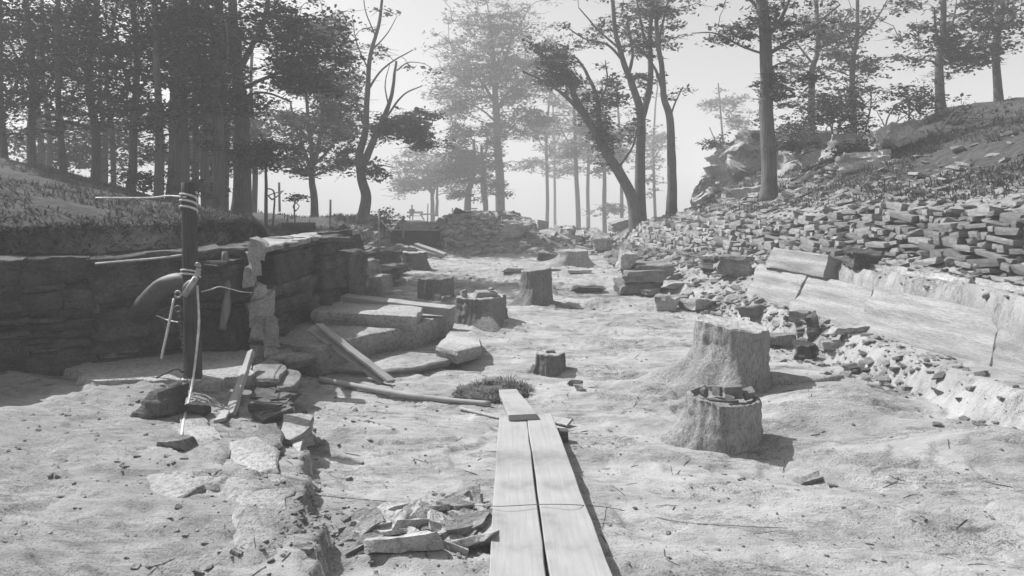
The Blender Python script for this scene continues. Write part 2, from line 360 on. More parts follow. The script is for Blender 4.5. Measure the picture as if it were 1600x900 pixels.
def rock_block(name, c, size, rotz=0, tilt=(0, 0), seed=0, rough=.05, m='shale_dark', parent=None, cuts=6, layer=0.5, skew=.10):
    """a broken block of bedded rock, edges chipped, beds notched"""
    bm = bmesh.new(); bmesh.ops.create_cube(bm, size=1)
    bmesh.ops.subdivide_edges(bm, edges=bm.edges[:], cuts=cuts, use_grid_fill=True)
    co = np.array([v.co[:] for v in bm.verts]); sz = np.array(size)
    q = co * sz; sd = seed * 7.31; rq = np.random.default_rng(seed + 5); off = rq.uniform(-skew, skew, (2, 2, 2, 3)); f = co + .5
    for ax in (0, 1):
        for ay in (0, 1):
            for az in (0, 1):
                w = (f[:, 0] if ax else 1 - f[:, 0]) * (f[:, 1] if ay else 1 - f[:, 1]) * (f[:, 2] if az else 1 - f[:, 2]); q = q + w[:, None] * off[ax, ay, az] * sz
    ln = fbm(q[:, 0] * .6 + sd, q[:, 1] * .6, q[:, 2] * 11 + sd, 3, 2)
    out = co.copy(); out[:, 2] = 0; on = np.maximum(np.abs(co[:, 0]), np.abs(co[:, 1])) > .49
    nl = np.linalg.norm(out, axis=1)[:, None] + 1e-6
    q = q + np.where(on[:, None], out / nl * (ln * rough * 1.3 * layer)[:, None], 0)
    for k in range(3): q[:, k] += rough * fbm(q[:, 0] * 2.6 + sd, q[:, 1] * 2.6 + k * 9, q[:, 2] * 2.6 + sd, 11 + k, 3) * (.6 if k == 2 else 1.2)
    q += .35 * rough * np.stack([noise(q[:, 0] * 11 + sd + k, q[:, 1] * 11, q[:, 2] * 11, 51 + k) for k in range(3)], 1)
    e = (np.abs(co) > .49).sum(1)
    q *= np.where(e >= 2, .975, 1.0)[:, None]
    for v, p in zip(bm.verts, q): v.co = p
    me = bm_mesh(name, bm, True, 32)
    o = link(name, me, m, parent, c); o.rotation_euler = (tilt[0], tilt[1], rotz); return o

def slab(name, outline, zt, th, m='slab_stone', parent=None, seed=0, jit=.025, under=.06, lip=.0):
    """a flat bed of rock with a broken edge; outline = world xy points at height zt (number or function of x,y)"""
    pts = []
    n = len(outline)
    for i in range(n):
        a, b = Vector(outline[i][:2]), Vector(outline[(i + 1) % n][:2]); k = max(1, int((b - a).length / .07))
        for j in range(k): pts.append(a.lerp(b, j / k))
    A = np.array([p[:] for p in pts]); c = A.mean(0)
    nn = fbm(A[:, 0] * 4 + seed, A[:, 1] * 4, 0, seed, 4)
    d = A - c; dl = np.linalg.norm(d, axis=1)[:, None]
    A = A + d / dl * (nn * jit * 2)[:, None]
    bm = bmesh.new(); rings = []
    prof = [(0, -.018, 0), (0, 0, -.008), (1, .016, -th * .3), (2, -.01, -th * .6), (3, -under, -th)]
    for (q, of, dz) in prof:
        nn2 = fbm(A[:, 0] * 5 + seed, A[:, 1] * 5, q * 1.7, seed + 3, 3) * jit * (1 if q else .3)
        Bx = A + d / dl * (of + nn2)[:, None]
        zz = .012 * fbm(A[:, 0] * 3, A[:, 1] * 3, 0, seed + 9, 3)
        rings.append([bm.verts.new((x - c[0], y - c[1], dz + z)) for (x, y), z in zip(Bx, zz)])
    N = len(A)
    for r0, r1 in zip(rings, rings[1:]):
        for i in range(N): bm.faces.new((r0[i], r0[(i + 1) % N], r1[(i + 1) % N], r1[i]))
    f = bm.faces.new(rings[0]); bmesh.ops.triangulate(bm, faces=[f]); bm.faces.new(rings[-1][::-1])
    bmesh.ops.recalc_face_normals(bm, faces=bm.faces[:])
    me = bm_mesh(name, bm, True, 30)
    return link(name, me, m, parent, (c[0], c[1], zt))

def plank(name, a, b, w0, w1, th, m='plank_wood', parent=None, roll=0.0, bend=0.0, seed=0):
    """a sawn board from a to b (its top centre line), with worn arrises"""
    a, b = Vector(a), Vector(b); L = (b - a).length; bm = bmesh.new(); N = 14; rr = random.Random(seed)
    rows = []
    for i in range(N + 1):
        t = i / N; w = lerp(w0, w1, t) / 2; y = t * L; z = bend * math.sin(t * math.pi) + .003 * rr.uniform(-1, 1)
        e0, e1 = rr.uniform(-.004, .004), rr.uniform(-.004, .004); c = min(.006, th * .2)
        sec = [(-w + e0 + c, 0), (w + e1 - c, 0), (w + e1, -c), (w + e1, -th + c), (w + e1 - c, -th), (-w + e0 + c, -th), (-w + e0, -th + c), (-w + e0, -c)]
        rows.append([bm.verts.new((x, y + (rr.uniform(-.01, .01) if i in (0, N) else 0), z + q)) for x, q in sec])
    for r0, r1 in zip(rows, rows[1:]):
        for k in range(8): bm.faces.new((r0[k], r0[(k + 1) % 8], r1[(k + 1) % 8], r1[k]))
    bm.faces.new(rows[0]); bm.faces.new(rows[-1][::-1]); bmesh.ops.recalc_face_normals(bm, faces=bm.faces[:])
    o = link(name, bm_mesh(name, bm), m, parent)
    d = (b - a).normalized(); up = Vector((0, 0, 1)); x = d.cross(up).normalized(); z = x.cross(d)
    M = Matrix((x, d, z)).transposed().to_4x4(); M.translation = a
    o.matrix_local = M @ Matrix.Rotation(roll, 4, 'Y'); return o

# ------------------------------------------------------------------ ground
def axis(lo, hi, step, far0, far1, g=1.09):
    a = list(np.arange(lo, hi, step)); s, v = step, a[-1]
    while v < far1: s *= g; v += s; a.append(v)
    s, v, pre = step, lo, []
    while v > far0: s *= g; v -= s; pre.append(v)
    return np.array(pre[::-1] + a)
gx = np.concatenate([axis(-7.0, -4.2, .06, -1600, -4.2)[:-1], np.arange(-4.2, 4.8, .031), axis(4.8, 8.0, .06, 4.8, 1600)]); gx = gx[np.concatenate([[True], np.diff(gx) > .004])]
gy = np.concatenate([axis(3.2, 9.0, .03, -60, 9.0, 1.12)[:-1], np.arange(9.04, 14, .05), np.arange(14.05, 33, .095)])
v, s = gy[-1], .1; ex = []
while v < 2600: s *= 1.09; v += s; ex.append(v)
gy = np.concatenate([gy, ex])
GX, GY = np.meshgrid(gx, gy); GZ = hgt(GX, GY)
nx, ny = len(gx), len(gy)
i = (np.arange(ny - 1)[:, None] * nx + np.arange(nx - 1)[None]).ravel()
quads = np.stack([i, i + 1, i + nx + 1, i + nx], 1)
t_, s_ = Xl(GY) - GX, GX - Xr(GY)
edge = .35 * fbm(GX * 1.3, GY * 1.3, 0, 201, 3)
turf = np.maximum(sst(.75, 1.1, t_ + edge * .4) * sst(0, .01, t_), sst(.9, 2.0, s_ - swall(GY) - .4 + edge * 2))
turf = np.where((t_ > 0) & (GY > 13), sst(.3, .9, t_ + edge) * .8, turf)
turf = np.maximum(turf, sst(28, 30.5, GY + edge * 2) * .75)
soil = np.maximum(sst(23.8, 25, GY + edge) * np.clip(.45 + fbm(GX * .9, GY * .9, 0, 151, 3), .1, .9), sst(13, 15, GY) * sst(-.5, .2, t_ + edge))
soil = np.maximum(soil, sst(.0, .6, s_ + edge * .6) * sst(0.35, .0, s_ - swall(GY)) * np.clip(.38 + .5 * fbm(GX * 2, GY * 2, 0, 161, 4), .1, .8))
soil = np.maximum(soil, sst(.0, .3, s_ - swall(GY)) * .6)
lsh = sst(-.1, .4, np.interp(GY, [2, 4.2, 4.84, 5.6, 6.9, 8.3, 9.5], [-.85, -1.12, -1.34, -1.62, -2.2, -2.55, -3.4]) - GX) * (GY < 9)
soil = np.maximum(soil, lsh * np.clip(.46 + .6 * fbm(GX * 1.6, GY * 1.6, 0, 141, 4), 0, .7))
soil = np.maximum(soil, np.exp(-((GX - 3.0) / .7) ** 2 - ((GY - 6.5) / .2) ** 2) * .75)  # damp stain along the trough, with the trough's shade painted into it
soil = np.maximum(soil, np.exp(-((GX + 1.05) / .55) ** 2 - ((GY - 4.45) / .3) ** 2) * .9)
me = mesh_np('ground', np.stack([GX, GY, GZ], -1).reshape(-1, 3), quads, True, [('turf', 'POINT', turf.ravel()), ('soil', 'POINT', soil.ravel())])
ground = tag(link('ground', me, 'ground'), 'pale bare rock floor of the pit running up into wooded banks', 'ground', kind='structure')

def hgt_exact(X, Y): return hgt_full(X, Y)
hgt_full = hgt
def hgt(X, Y):                              # the built sheet itself, so that things rest on it
    X = np.atleast_1d(np.asarray(X, float)); Y = np.atleast_1d(np.asarray(Y, float)); X, Y = np.broadcast_arrays(X, Y)
    a = np.clip(np.searchsorted(gx, X) - 1, 0, nx - 2); b = np.clip(np.searchsorted(gy, Y) - 1, 0, ny - 2)
    u = (X - gx[a]) / (gx[a + 1] - gx[a]); v = (Y - gy[b]) / (gy[b + 1] - gy[b])
    return (GZ[b, a] * (1 - u) + GZ[b, a + 1] * u) * (1 - v) + (GZ[b + 1, a] * (1 - u) + GZ[b + 1, a + 1] * u) * v
def H1(x, y): return float(hgt(x, y)[0])
def G(px, py, y0=3.0, y1=60.0):
    Y = np.linspace(y0, y1, 2400); X = (px - 800) * Y / F; Z = CAMZ - (py - HOR) * Y / F
    hit = np.nonzero(hgt(X, Y) >= Z)[0]
    i = hit[0] if len(hit) else 1200
    return Vector((X[i], Y[i], float(hgt(X[i:i + 1], Y[i:i + 1])[0])))


# ------------------------------------------------------------------ haze: the bright air between the trees
bm = bmesh.new(); bmesh.ops.create_cube(bm, size=1)
me = bm_mesh('haze', bm); hm = bpy.data.materials.new('haze_air'); hm.use_nodes = True; n = hm.node_tree; n.nodes.clear(); MATS['haze_air'] = hm
o_ = nd(n, 'ShaderNodeOutputMaterial'); pv = nd(n, 'ShaderNodeVolumePrincipled', Density=HAZE_DENSITY, Anisotropy=0.0); pv.inputs['Color'].default_value = g3(.97)
n.links.new(pv.outputs[0], o_.inputs['Volume'])
hz = link('haze', me, 'haze_air'); hz.scale = (3700, 2900, 64); hz.location = (0, 1300, 23.0 - 32)
tag(hz, 'pale bright haze filling the gap between the far trees', 'haze', kind='stuff')

# ------------------------------------------------------------------ left rock face
face = thing('layered_cliff', 'dark layered rock face on the left under the turf bank', 'rock face', (-3.2, 9.0, .3))
base = Vector(face.location); bi = 0
def face_pt(d):       # distance along the face, from the left edge towards the far end
    pts = [(-8.6, 2.5), (-6.7, 5.5), (-5.45, 7.15), (-4.05, 7.85), (-3.12, 8.5), (-3.0, 9.7), (-2.7, 11.0), (-2.85, 12.2)]
    for a, b in zip(pts, pts[1:]):
        A, B = Vector(a), Vector(b); l = (B - A).length
        if d <= l: return A + (B - A) * (d / l), (B - A).normalized()
        d -= l
    return B, (B - A).normalized()
rr = random.Random(15); d = 1.2
while d < 11.3:
    L = rr.uniform(.45, 1.25); z = .0; o_seg = rr.uniform(-.10, .06)
    ztop = 1.52 + rr.uniform(-.03, .03)
    p, dr = face_pt(d + L / 2)
    if p.y > 10.9: ztop = 1.0
    if p.y > 11.7: ztop = .72
    while z < ztop - .03:
        hh = rr.choice((.05, .07, .09, .12, .18, .3, .4)) * rr.uniform(.85, 1.15)
        if z + hh > ztop - .05: hh = ztop - z
        n_part = 1 if rr.random() < .55 or hh > .25 else 2; dd = d
        for k in range(n_part):
            l2 = L / n_part + rr.uniform(-.05, .05); p, dr = face_pt(dd + l2 / 2); dd += L / n_part
            nrm = Vector((dr.y, -dr.x)); out = o_seg + rr.uniform(-.08, .06) + .14 * (1 - z / 1.5) - .06 + (.08 if z + hh >= ztop else 0)
            dp = .75; c = Vector((p.x, p.y, z + hh / 2)) + Vector((nrm.x, nrm.y, 0)) * (out - dp / 2)
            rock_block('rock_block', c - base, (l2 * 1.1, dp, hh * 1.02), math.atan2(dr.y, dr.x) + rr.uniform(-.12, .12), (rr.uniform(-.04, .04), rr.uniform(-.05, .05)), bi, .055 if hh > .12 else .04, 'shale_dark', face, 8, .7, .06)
            bi += 1
        z += hh
    d += L
# pale flags on the ledge
for k, poly in enumerate(([(402, 388), (462, 377), (456, 368), (400, 373)], [(462, 377), (500, 370), (494, 363), (456, 368)])):
    o = slab('ledge_flag', [U(x, y, 1.53)[:2] for x, y in poly], 1.535 + .008 * k, .07, 'slab_stone', None, 300 + k, .06, .03)
    o.parent = face; o.location = Vector(o.location) - base
# clay column on the corner, thin upright rib left of it
cc = thing('clay_column', 'pale crumbling clay column standing at the corner of the dark rock face', 'clay column', P(420, 560, 8.2)); cb_ = Vector(cc.location)
for k, (px, py, w, h, tl) in enumerate(((403, 392, 22, 26, .1), (398, 412, 14, 26, -.2), (395, 434, 16, 28, .1), (402, 456, 13, 24, .25), (409, 480, 30, 34, .15), (413, 508, 34, 38, .3), (408, 490, 36, 40, -.1), (420, 536, 20, 26, -.2), (412, 550, 30, 22, .2), (430, 562, 36, 18, 0), (404, 566, 26, 16, .1), (422, 520, 16, 34, -.15))):
    rock_block('clay_block', P(px, py, 8.33 - .004 * k) - cb_, (w * 8.3 / F * 1.1, .2, h * 8.3 / F * 1.25), .5 * (k % 2) + .15, (0, tl), 700 + k, .035, 'clay', cc, 7, .6, .2)
p = curve([P(351, 393, 8.22), P(354, 430, 8.16), P(355, 470, 8.1), P(347, 515, 8.05)], 16)
pr = tubes('upright_prop', [(p - p[-1], np.linspace(.03, .045, 16) * (1 + .4 * noise(np.arange(16) * .7, np.zeros(16), 2.2, 3)), 9)]); pr.materials.append(MATS['bark_pale'])
tag(link('upright_prop', pr, None, None, p[-1]), 'rough grey timber prop upright against the dark rock face', 'prop')

# stepped beds below the face (px outline of the top, height, thickness)
def pxslab(name, px, z, th, m, label, cat, seed, jit=.03, group=None, under=.06):
    o = slab(name, [U(x, y, z)[:2] for x, y in px], z, th, m, None, seed, jit, under)
    return tag(o, label, cat, group)
pxslab('rock_step', [(425, 535), (500, 542), (585, 520), (650, 508), (708, 488), (700, 478), (640, 482), (520, 492), (470, 500), (430, 510)], .36, .36, 'slab_stone', 'wide lower rock step curving from the clay column to the square stump', 'rock step', 11, .03)
pxslab('rock_step', [(488, 487), (560, 490), (648, 494), (658, 480), (610, 468), (540, 462), (500, 470)], .53, .2, 'slab_stone', 'flat upper rock step under the long squared beam', 'rock step', 12, .025)
pxslab('rock_ledge', [(430, 570), (590, 577), (650, 573), (706, 560), (690, 546), (600, 548), (480, 555)], .075, .1, 'sandstone', 'thin floor ledge with a dark undercut edge below the rock steps', 'rock ledge', 13, .03)
pxslab('triangular_slab', [(681, 541), (715, 548), (752, 540), (746, 524), (728, 507), (704, 517)], .20, .18, 'slab_stone', 'triangular slab of pale rock in front of the square stump', 'rock slab', 14, .015)
pxslab('rock_slab', [(436, 605), (462, 600), (468, 578), (440, 572), (420, 585)], .30, .14, 'shale_mid', 'small broken slab at the foot of the clay column beside the leaning plank', 'rock slab', 15)
pxslab('rock_slab', [(446, 560), (498, 552), (496, 538), (452, 540)], .28, .15, 'shale_mid', 'dark edged slab tucked under the lower rock step', 'rock slab', 16)
pxslab('rock_slab', [(398, 590), (436, 592), (448, 570), (420, 560), (395, 570)], .36, .12, 'shale_mid', 'shattered slab right behind the leaning plank', 'rock slab', 17)
pxslab('rock_bench', [(232, 592), (320, 596), (398, 585), (394, 548), (330, 538), (232, 548), (150, 560), (100, 575), (150, 592)], .36, .3, 'slab_stone', 'smooth pale rock bench at the foot of the rock face behind the post', 'rock bench', 18, .07)
pxslab('rock_flake', [(442, 646), (470, 644), (490, 650), (476, 676), (466, 712), (456, 690), (444, 676)], .20, .14, 'sandstone', 'bright raised flake on the broken edge of the left shelf', 'rock flake', 19, .02)
pxslab('rock_flake', [(360, 690), (400, 682), (428, 700), (432, 730), (395, 738), (365, 716)], .27, .08, 'slab_stone', 'thin grey flake lying flat on the left shelf', 'rock flake', 20, .03)
pxslab('rock_flake', [(404, 664), (432, 660), (440, 690), (420, 700), (400, 684)], .27, .10, 'shale_mid', 'small dark flake beside the bright raised flake', 'rock flake', 21, .025)
plates = [([(240, 700), (330, 690), (360, 720), (345, 770), (270, 780), (238, 745)], 'broad thin plate of the left shelf below the square dark stone'),
    ([(352, 742), (430, 735), (462, 775), (452, 800), (380, 800), (345, 775)], 'thin plate of the left shelf along its broken edge'),
    ([(375, 806), (450, 806), (478, 838), (470, 862), (385, 866), (362, 840)], 'plate of the left shelf next to the foreground rubble'),
    ([(290, 640), (345, 665), (352, 690), (300, 688), (262, 668)], 'small plate of the left shelf near the foot of the leaning plank')]
for k, (px, lb) in enumerate(plates):
    o_ = [G(x, y, 3.2, 9) for x, y in px]; zt_ = sum(p_.z for p_ in o_) / len(o_) + .012
    o = slab('rock_plate', [p_[:2] for p_ in o_], zt_, .12, 'shale_pale', None, 330 + k, .08, .03); tag(o, lb, 'rock plate', 'rock plates of the left shelf')
    cx_ = sum(p_.x for p_ in o_) / len(o_); cy_ = sum(p_.y for p_ in o_) / len(o_)
    o.rotation_euler = (math.atan((H1(cx_, cy_ + .3) - H1(cx_, cy_ - .3)) / .6), -math.atan((H1(cx_ + .3, cy_) - H1(cx_ - .3, cy_)) / .6), 0)
# the shattered strip running from the clay column to the near left
rr = random.Random(11)
for k in range(34):
    t = rr.random(); px = lerp(415, 452, t) + rr.uniform(-28, 24); py = lerp(565, 655, t) + rr.uniform(-6, 6)
    g = G(px, py, 4, 12); s = rr.uniform(.08, .26)
    o = link('broken_rock', STONES[rr.randrange(14)], 'shale_mid', None, g + Vector((0, 0, .02))); o.scale = (s * 1.3, s, s * .38); o.rotation_euler = (rr.uniform(-.25, .25), rr.uniform(-.25, .25), rr.uniform(-.7, .7))
    tag(o, 'broken piece of layered rock in the strip below the clay column', 'rock', 'broken rock below the clay column')
# blocks of the far end of the face, stepping down to the floor
far_blocks = [ # px, base y, Y, w, h, d, rot, label, mat
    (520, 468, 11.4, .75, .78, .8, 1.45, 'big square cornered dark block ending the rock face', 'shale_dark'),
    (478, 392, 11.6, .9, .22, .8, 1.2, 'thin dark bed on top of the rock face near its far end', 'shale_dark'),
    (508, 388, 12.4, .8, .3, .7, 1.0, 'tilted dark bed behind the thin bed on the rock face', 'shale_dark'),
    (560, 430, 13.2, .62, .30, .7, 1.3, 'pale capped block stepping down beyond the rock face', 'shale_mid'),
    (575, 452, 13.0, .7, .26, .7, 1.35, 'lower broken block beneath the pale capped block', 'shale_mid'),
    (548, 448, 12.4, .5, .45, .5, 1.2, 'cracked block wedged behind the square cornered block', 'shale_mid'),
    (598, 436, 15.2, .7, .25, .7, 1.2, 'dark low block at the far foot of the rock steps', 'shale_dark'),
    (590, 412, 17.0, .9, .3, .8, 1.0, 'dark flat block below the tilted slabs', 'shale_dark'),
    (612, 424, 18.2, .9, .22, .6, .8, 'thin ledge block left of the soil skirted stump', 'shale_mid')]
for k, (px, py, Y, w, h, d, rz, lb, mm) in enumerate(far_blocks):
    c = P(px, py, Y); c.z += h / 2
    tag(rock_block('rock_outcrop', c, (d, w, h), rz - math.pi / 2, (random.uniform(-.06, .06), random.uniform(-.08, .08)), 60 + k, .07, mm, None, 7), lb, 'rock block')
for k, (x0, y0, x1, y1, Y, w, lb) in enumerate(((515, 368, 535, 398, 14.2, .32, 'leaning dark rock slab nearest the low box'), (533, 362, 552, 398, 15.0, .34, 'leaning dark rock slab in the middle of the tilted row'), (549, 372, 566, 402, 15.6, .3, 'leaning dark rock slab last in the tilted row'))):
    a, b = P(x0, y0, Y + .4), P(x1, y1, Y); c = (a + b) / 2; d = b - a
    o = rock_block('tilted_slab', c, (w, .11, d.length * 1.1), .35, (.35, -.45), 90 + k, .04, 'shale_dark', None, 5); tag(o, lb, 'rock slab')

# ------------------------------------------------------------------ right: sandstone beds, stone wall
beds = thing('sandstone_ledge', 'smooth pale sandstone ledge of two beds below the stone wall', 'rock ledge', (4.5, 10.6, .38)); bb = Vector(beds.location)
def bedblock(y0, y1, z0, z1, out, seed, m='sandstone', rough=.016):
    xa = lambda y: 4.25 + (12.3 - y) / 3.1 * .48
    a, b = Vector((xa(y0), y0, 0)), Vector((xa(y1), y1, 0)); dr = (b - a); L = dr.length; dr.normalize(); n_ = Vector((-dr.y, dr.x, 0))
    if n_.x > 0: n_ = -n_
    c = (a + b) / 2 + n_ * (out - .35); c.z = (z0 + z1) / 2
    rock_block('bed', c - bb, (L, .8, (z1 - z0) * 1.12), math.atan2(dr.y, dr.x), (-.42, 0), seed, rough, m, beds, 11, .8, .045)
for k, (a, b, z0, z1, out, m_, rg) in enumerate(((12.55, 11.0, .12, .78, -.02, 'sandstone', .035), (11.02, 9.35, .10, .77, -.01, 'sandstone', .025), (9.37, 7.3, .08, .78, .01, 'sandstone', .03), (7.3, 5.6, .08, .77, .0, 'sandstone', .03),
        (12.15, 10.5, .775, 1.10, -.17, 'sandstone', .03), (10.45, 9.2, .775, 1.02, -.46, 'shale_mid', .07), (9.2, 8.0, .775, 1.04, -.30, 'slab_stone', .06), (8.0, 6.4, .775, 1.04, -.34, 'slab_stone', .06))):
    bedblock(a, b, z0, z1, out, 400 + k, m_, rg)

wall = thing('stone_wall', 'rough dry stone retaining wall holding the bank on the right', 'stone wall', (5.2, 18, .8)); wb = Vector(wall.location)
rr = random.Random(21); cand = []
y = 8.5
lay = []
for ci in range(8):
    y = 6.0 + rr.uniform(0, .2)
    while y < 27.0:
        Lh = rr.choice((.09, .13, .18, .24, .32, .46)) * rr.uniform(.8, 1.2)
        hw_ = hwall(y); n_c = 8 if y < 19 else 6
        if ci < n_c:
            lay.append((y + Lh / 2, Lh, ci, n_c))
        y += Lh
rocks_far = []
lay.sort()
def in_view(y): return y > 10.2
for (y, Lh, ci, n_c) in lay:
    if rr.random() < .02: continue
    t = (ci + .5) / n_c; hw_ = float(hwall(y)); sw = float(swall(y))
    sink = .05 * math.sin(y * 1.1 + 1) + .04 * math.sin(y * 2.7)
    x = float(Xr(y)) + sw + .04 + .52 * t + rr.uniform(-.04, .03); z = float(zwall(y)) + hw_ * t + sink + rr.uniform(-.015, .015)
    sh = hw_ / n_c * rr.choice((.6, .8, 1.0, 1.15, 1.3))
    cand.append((y, x, z, Lh, sh))
cand.sort(key=lambda c: (c[3] * c[4]) / c[0] ** 2 * (1 if c[0] > 8.6 else 0), reverse=True)
rest = []
dY = 1.0; slope = math.atan2(float(Xr(20) + swall(20) - Xr(12) - swall(12)), 8)
for k, (y, x, z, Lh, sh) in enumerate(cand):
    me = STONES[rr.randrange(14)] if rr.random() < .6 else CHIPS[rr.randrange(12)]; rot = (rr.uniform(-.2, .2), rr.uniform(-.22, .22), -slope + math.pi / 2 + rr.uniform(-.12, .12) + (math.pi if rr.random() < .5 else 0)); sc = (Lh * 1.04, rr.uniform(.22, .4), sh * 1.05)
    if k < 290:
        o = link('wall_stone', me, 'wall_stone', wall, Vector((x, y, z)) - wb); o.rotation_euler = rot; o.scale = sc
    else: rest.append((me, Vector((x, y, z)) - wb, rot, sc))
def joined(name, items, m, smooth=False):
    VV, FF, off = [], [], 0; cache = {}
    for me, loc, rot, sc in items:
        if me not in cache:
            me.calc_loop_triangles(); V = np.empty(len(me.vertices) * 3, np.float32); me.vertices.foreach_get('co', V)
            T = np.empty(len(me.loop_triangles) * 3, np.int32); me.loop_triangles.foreach_get('vertices', T); cache[me] = (V.reshape(-1, 3), T.reshape(-1, 3))
        V, T = cache[me]
        M = np.array(Matrix.LocRotScale(Vector(loc), __import__('mathutils').Euler(rot), Vector(sc)))
        VV.append(V @ M[:3, :3].T + M[:3, 3]); FF.append(T + off); off += len(V)
    me = mesh_np(name, np.concatenate(VV), np.concatenate(FF), smooth); me.materials.append(MATS[m]); return me
if rest:
    o = link('wall_stones_far', joined('wall_stones_far', rest, 'wall_stone'), None, wall); o['kind'] = 'stuff'

# scree and stone chips nobody could count
def scatter(name, n, fn, sizes, m, label, cat, seed, flat=(.25, .5), lift=.3, proto=None):
    r = random.Random(seed); it = []
    xs = [fn(r) for _ in range(n)]; xs = [q for q in xs if q is not None]
    X = np.array([q[0] for q in xs]); Y = np.array([q[1] for q in xs]); Z = hgt(X, Y)
    for x, y, z in zip(X, Y, Z):
        s = sizes[0] * (sizes[1] / sizes[0]) ** (r.random() ** 2)
        s *= max(.7, min(1.6, y / 14))
        f = r.uniform(*flat)
        it.append((r.choice(proto or (CHIPS + STONES)), (x, y, z + s * f * lift * .5), (r.uniform(-.4, .4), r.uniform(-.4, .4), r.uniform(0, 6.28)), (s * r.uniform(.8, 1.7), s, s * f)))
    o = link(name, joined(name, it, m), None); return tag(o, label, cat, kind='stuff')
def right_foot(r):
    y = r.uniform(6, 25) ; s = r.uniform(-.25, float(swall(y)) + .1); x = float(Xr(y)) + s
    if y < 12.4 and .5 < s < .95: return None
    return x, y
scatter('rubble', 3800, right_foot, (.02, .2), 'scree_stone', 'rubble at the foot of the right bank', 'rubble', 31)
def under_ledge(r):
    y = r.uniform(7.5, 13.2); return float(Xr(y)) + r.gauss(.25, .3), y
scatter('ledge_rubble', 800, under_ledge, (.04, .26), 'scree_stone', 'jagged rubble heaped under the sandstone ledge', 'rubble', 38, (.2, .5), .3, CHIPS)
def right_bank(r):
    y = r.uniform(6, 27); s = float(swall(y)) + .3 + abs(r.gauss(0, 1.6)); return float(Xr(y)) + s, y
scatter('scree', 4200, right_bank, (.04, .30), 'scree_stone', 'loose flat scree on the slope above the stone wall', 'scree', 32, (.15, .35), .1)
def floor_pts(r):
    y = 3.6 + 18 * r.random() ** 1.7; return r.uniform(-2.6, 4.2) * min(1, y / 6), y
scatter('pebbles', 5200, floor_pts, (.006, .045), 'scree_stone', 'small chips of stone littering the rock floor', 'pebbles', 33)
def left_pts(r):
    y = r.uniform(3.6, 8.4); return r.uniform(-4.2, -1.2), y
scatter('rock_chips', 900, left_pts, (.012, .08), 'shale_mid', 'rock chips on the low shelf in the left foreground', 'rock chips', 34)
def end_pts(r):
    y = r.uniform(24.6, 29); return r.uniform(-3, 4.4), y
scatter('spoil_rubble', 1500, end_pts, (.05, .3), 'wall_stone', 'spoil rubble on the mound closing the far end of the pit', 'rubble', 35)
def leftfar(r):
    y = r.uniform(12, 26); return float(Xl(y)) + r.uniform(-1.5, .3), y
scatter('fallen_rubble', 420, leftfar, (.06, .34), 'shale_mid', 'fallen rubble along the far left side of the pit', 'rubble', 36)
def heap_pts(r):
    x = r.uniform(-1.45, -.1); return x, r.gauss(4.55, .22) + .1 * x
scatter('stone_chips', 420, heap_pts, (.02, .09), 'scree_stone', 'small stone chips among the foreground rubble', 'stone chips', 37)

rt = random.Random(91); tw = []
for k in range(200):
    y = 3.7 + 10 * rt.random() ** 1.6; x = rt.uniform(-3.2, 4.2) * min(1, y / 6); a = rt.uniform(0, 6.28); l = rt.uniform(.02, .08)
    q = np.array([(x + math.cos(a) * l * t, y + math.sin(a) * l * t + .012 * math.sin(t * 5), 0) for t in (-1, 0, 1)]); q[:, 2] = hgt(q[:, 0], q[:, 1]) + .004
    tw.append((q, np.array([.002, .0028, .0016]) * rt.uniform(.6, 1.4), 4))
me = tubes('twigs', tw); me.materials.append(MATS['dark_timber']); tag(link('twigs', me), 'fallen twigs scattered over the rock floor', 'twigs', kind='stuff')
# countable rubble stones in the foreground, beside the boards
rr = random.Random(77)
for k in range(74):
    px = lerp(560, 752, rr.random() ** .8); py = 858 - rr.random() * lerp(45, 92, (px - 560) / 208)
    g = G(px, py, 3.4, 7); s = rr.uniform(.09, .2) if k > 9 else rr.uniform(.18, .25)
    sz = (s * rr.uniform(1, 1.6), s * rr.uniform(.6, .9), s * rr.uniform(.16, .36))
    o = rock_block('rubble_stone', g + Vector((0, 0, s * .12)), sz, rr.uniform(-.7, .7), (rr.uniform(-.45, .45), rr.uniform(-.45, .45)), 800 + k, s * .13 + .004, 'slab_stone' if k % 3 else 'shale_mid', None, 6, .4, .28)
    tag(o, 'broken angular stone in the rubble left of the walkway boards', 'stone', 'rubble stones beside the walkway boards')

rs_ = [o for o in COL.objects if o.name.startswith('rubble_stone')]
rs_.sort(key=lambda o: -(o.dimensions.x * o.dimensions.y)); rs_[0]['label'] = 'largest flat stone in the rubble left of the walkway boards'
q_ = rs_[1:]; q_.sort(key=lambda o: o.location.x); q_[0]['label'] = 'leftmost stone of the rubble left of the walkway boards'; q_[-1]['label'] = 'rubble stone lying closest to the left walkway board'
q_ = q_[1:-1]; q_.sort(key=lambda o: o.location.y); q_[-1]['label'] = 'farthest stone of the rubble left of the walkway boards'; q_[0]['label'] = 'nearest stone of the rubble left of the walkway boards'
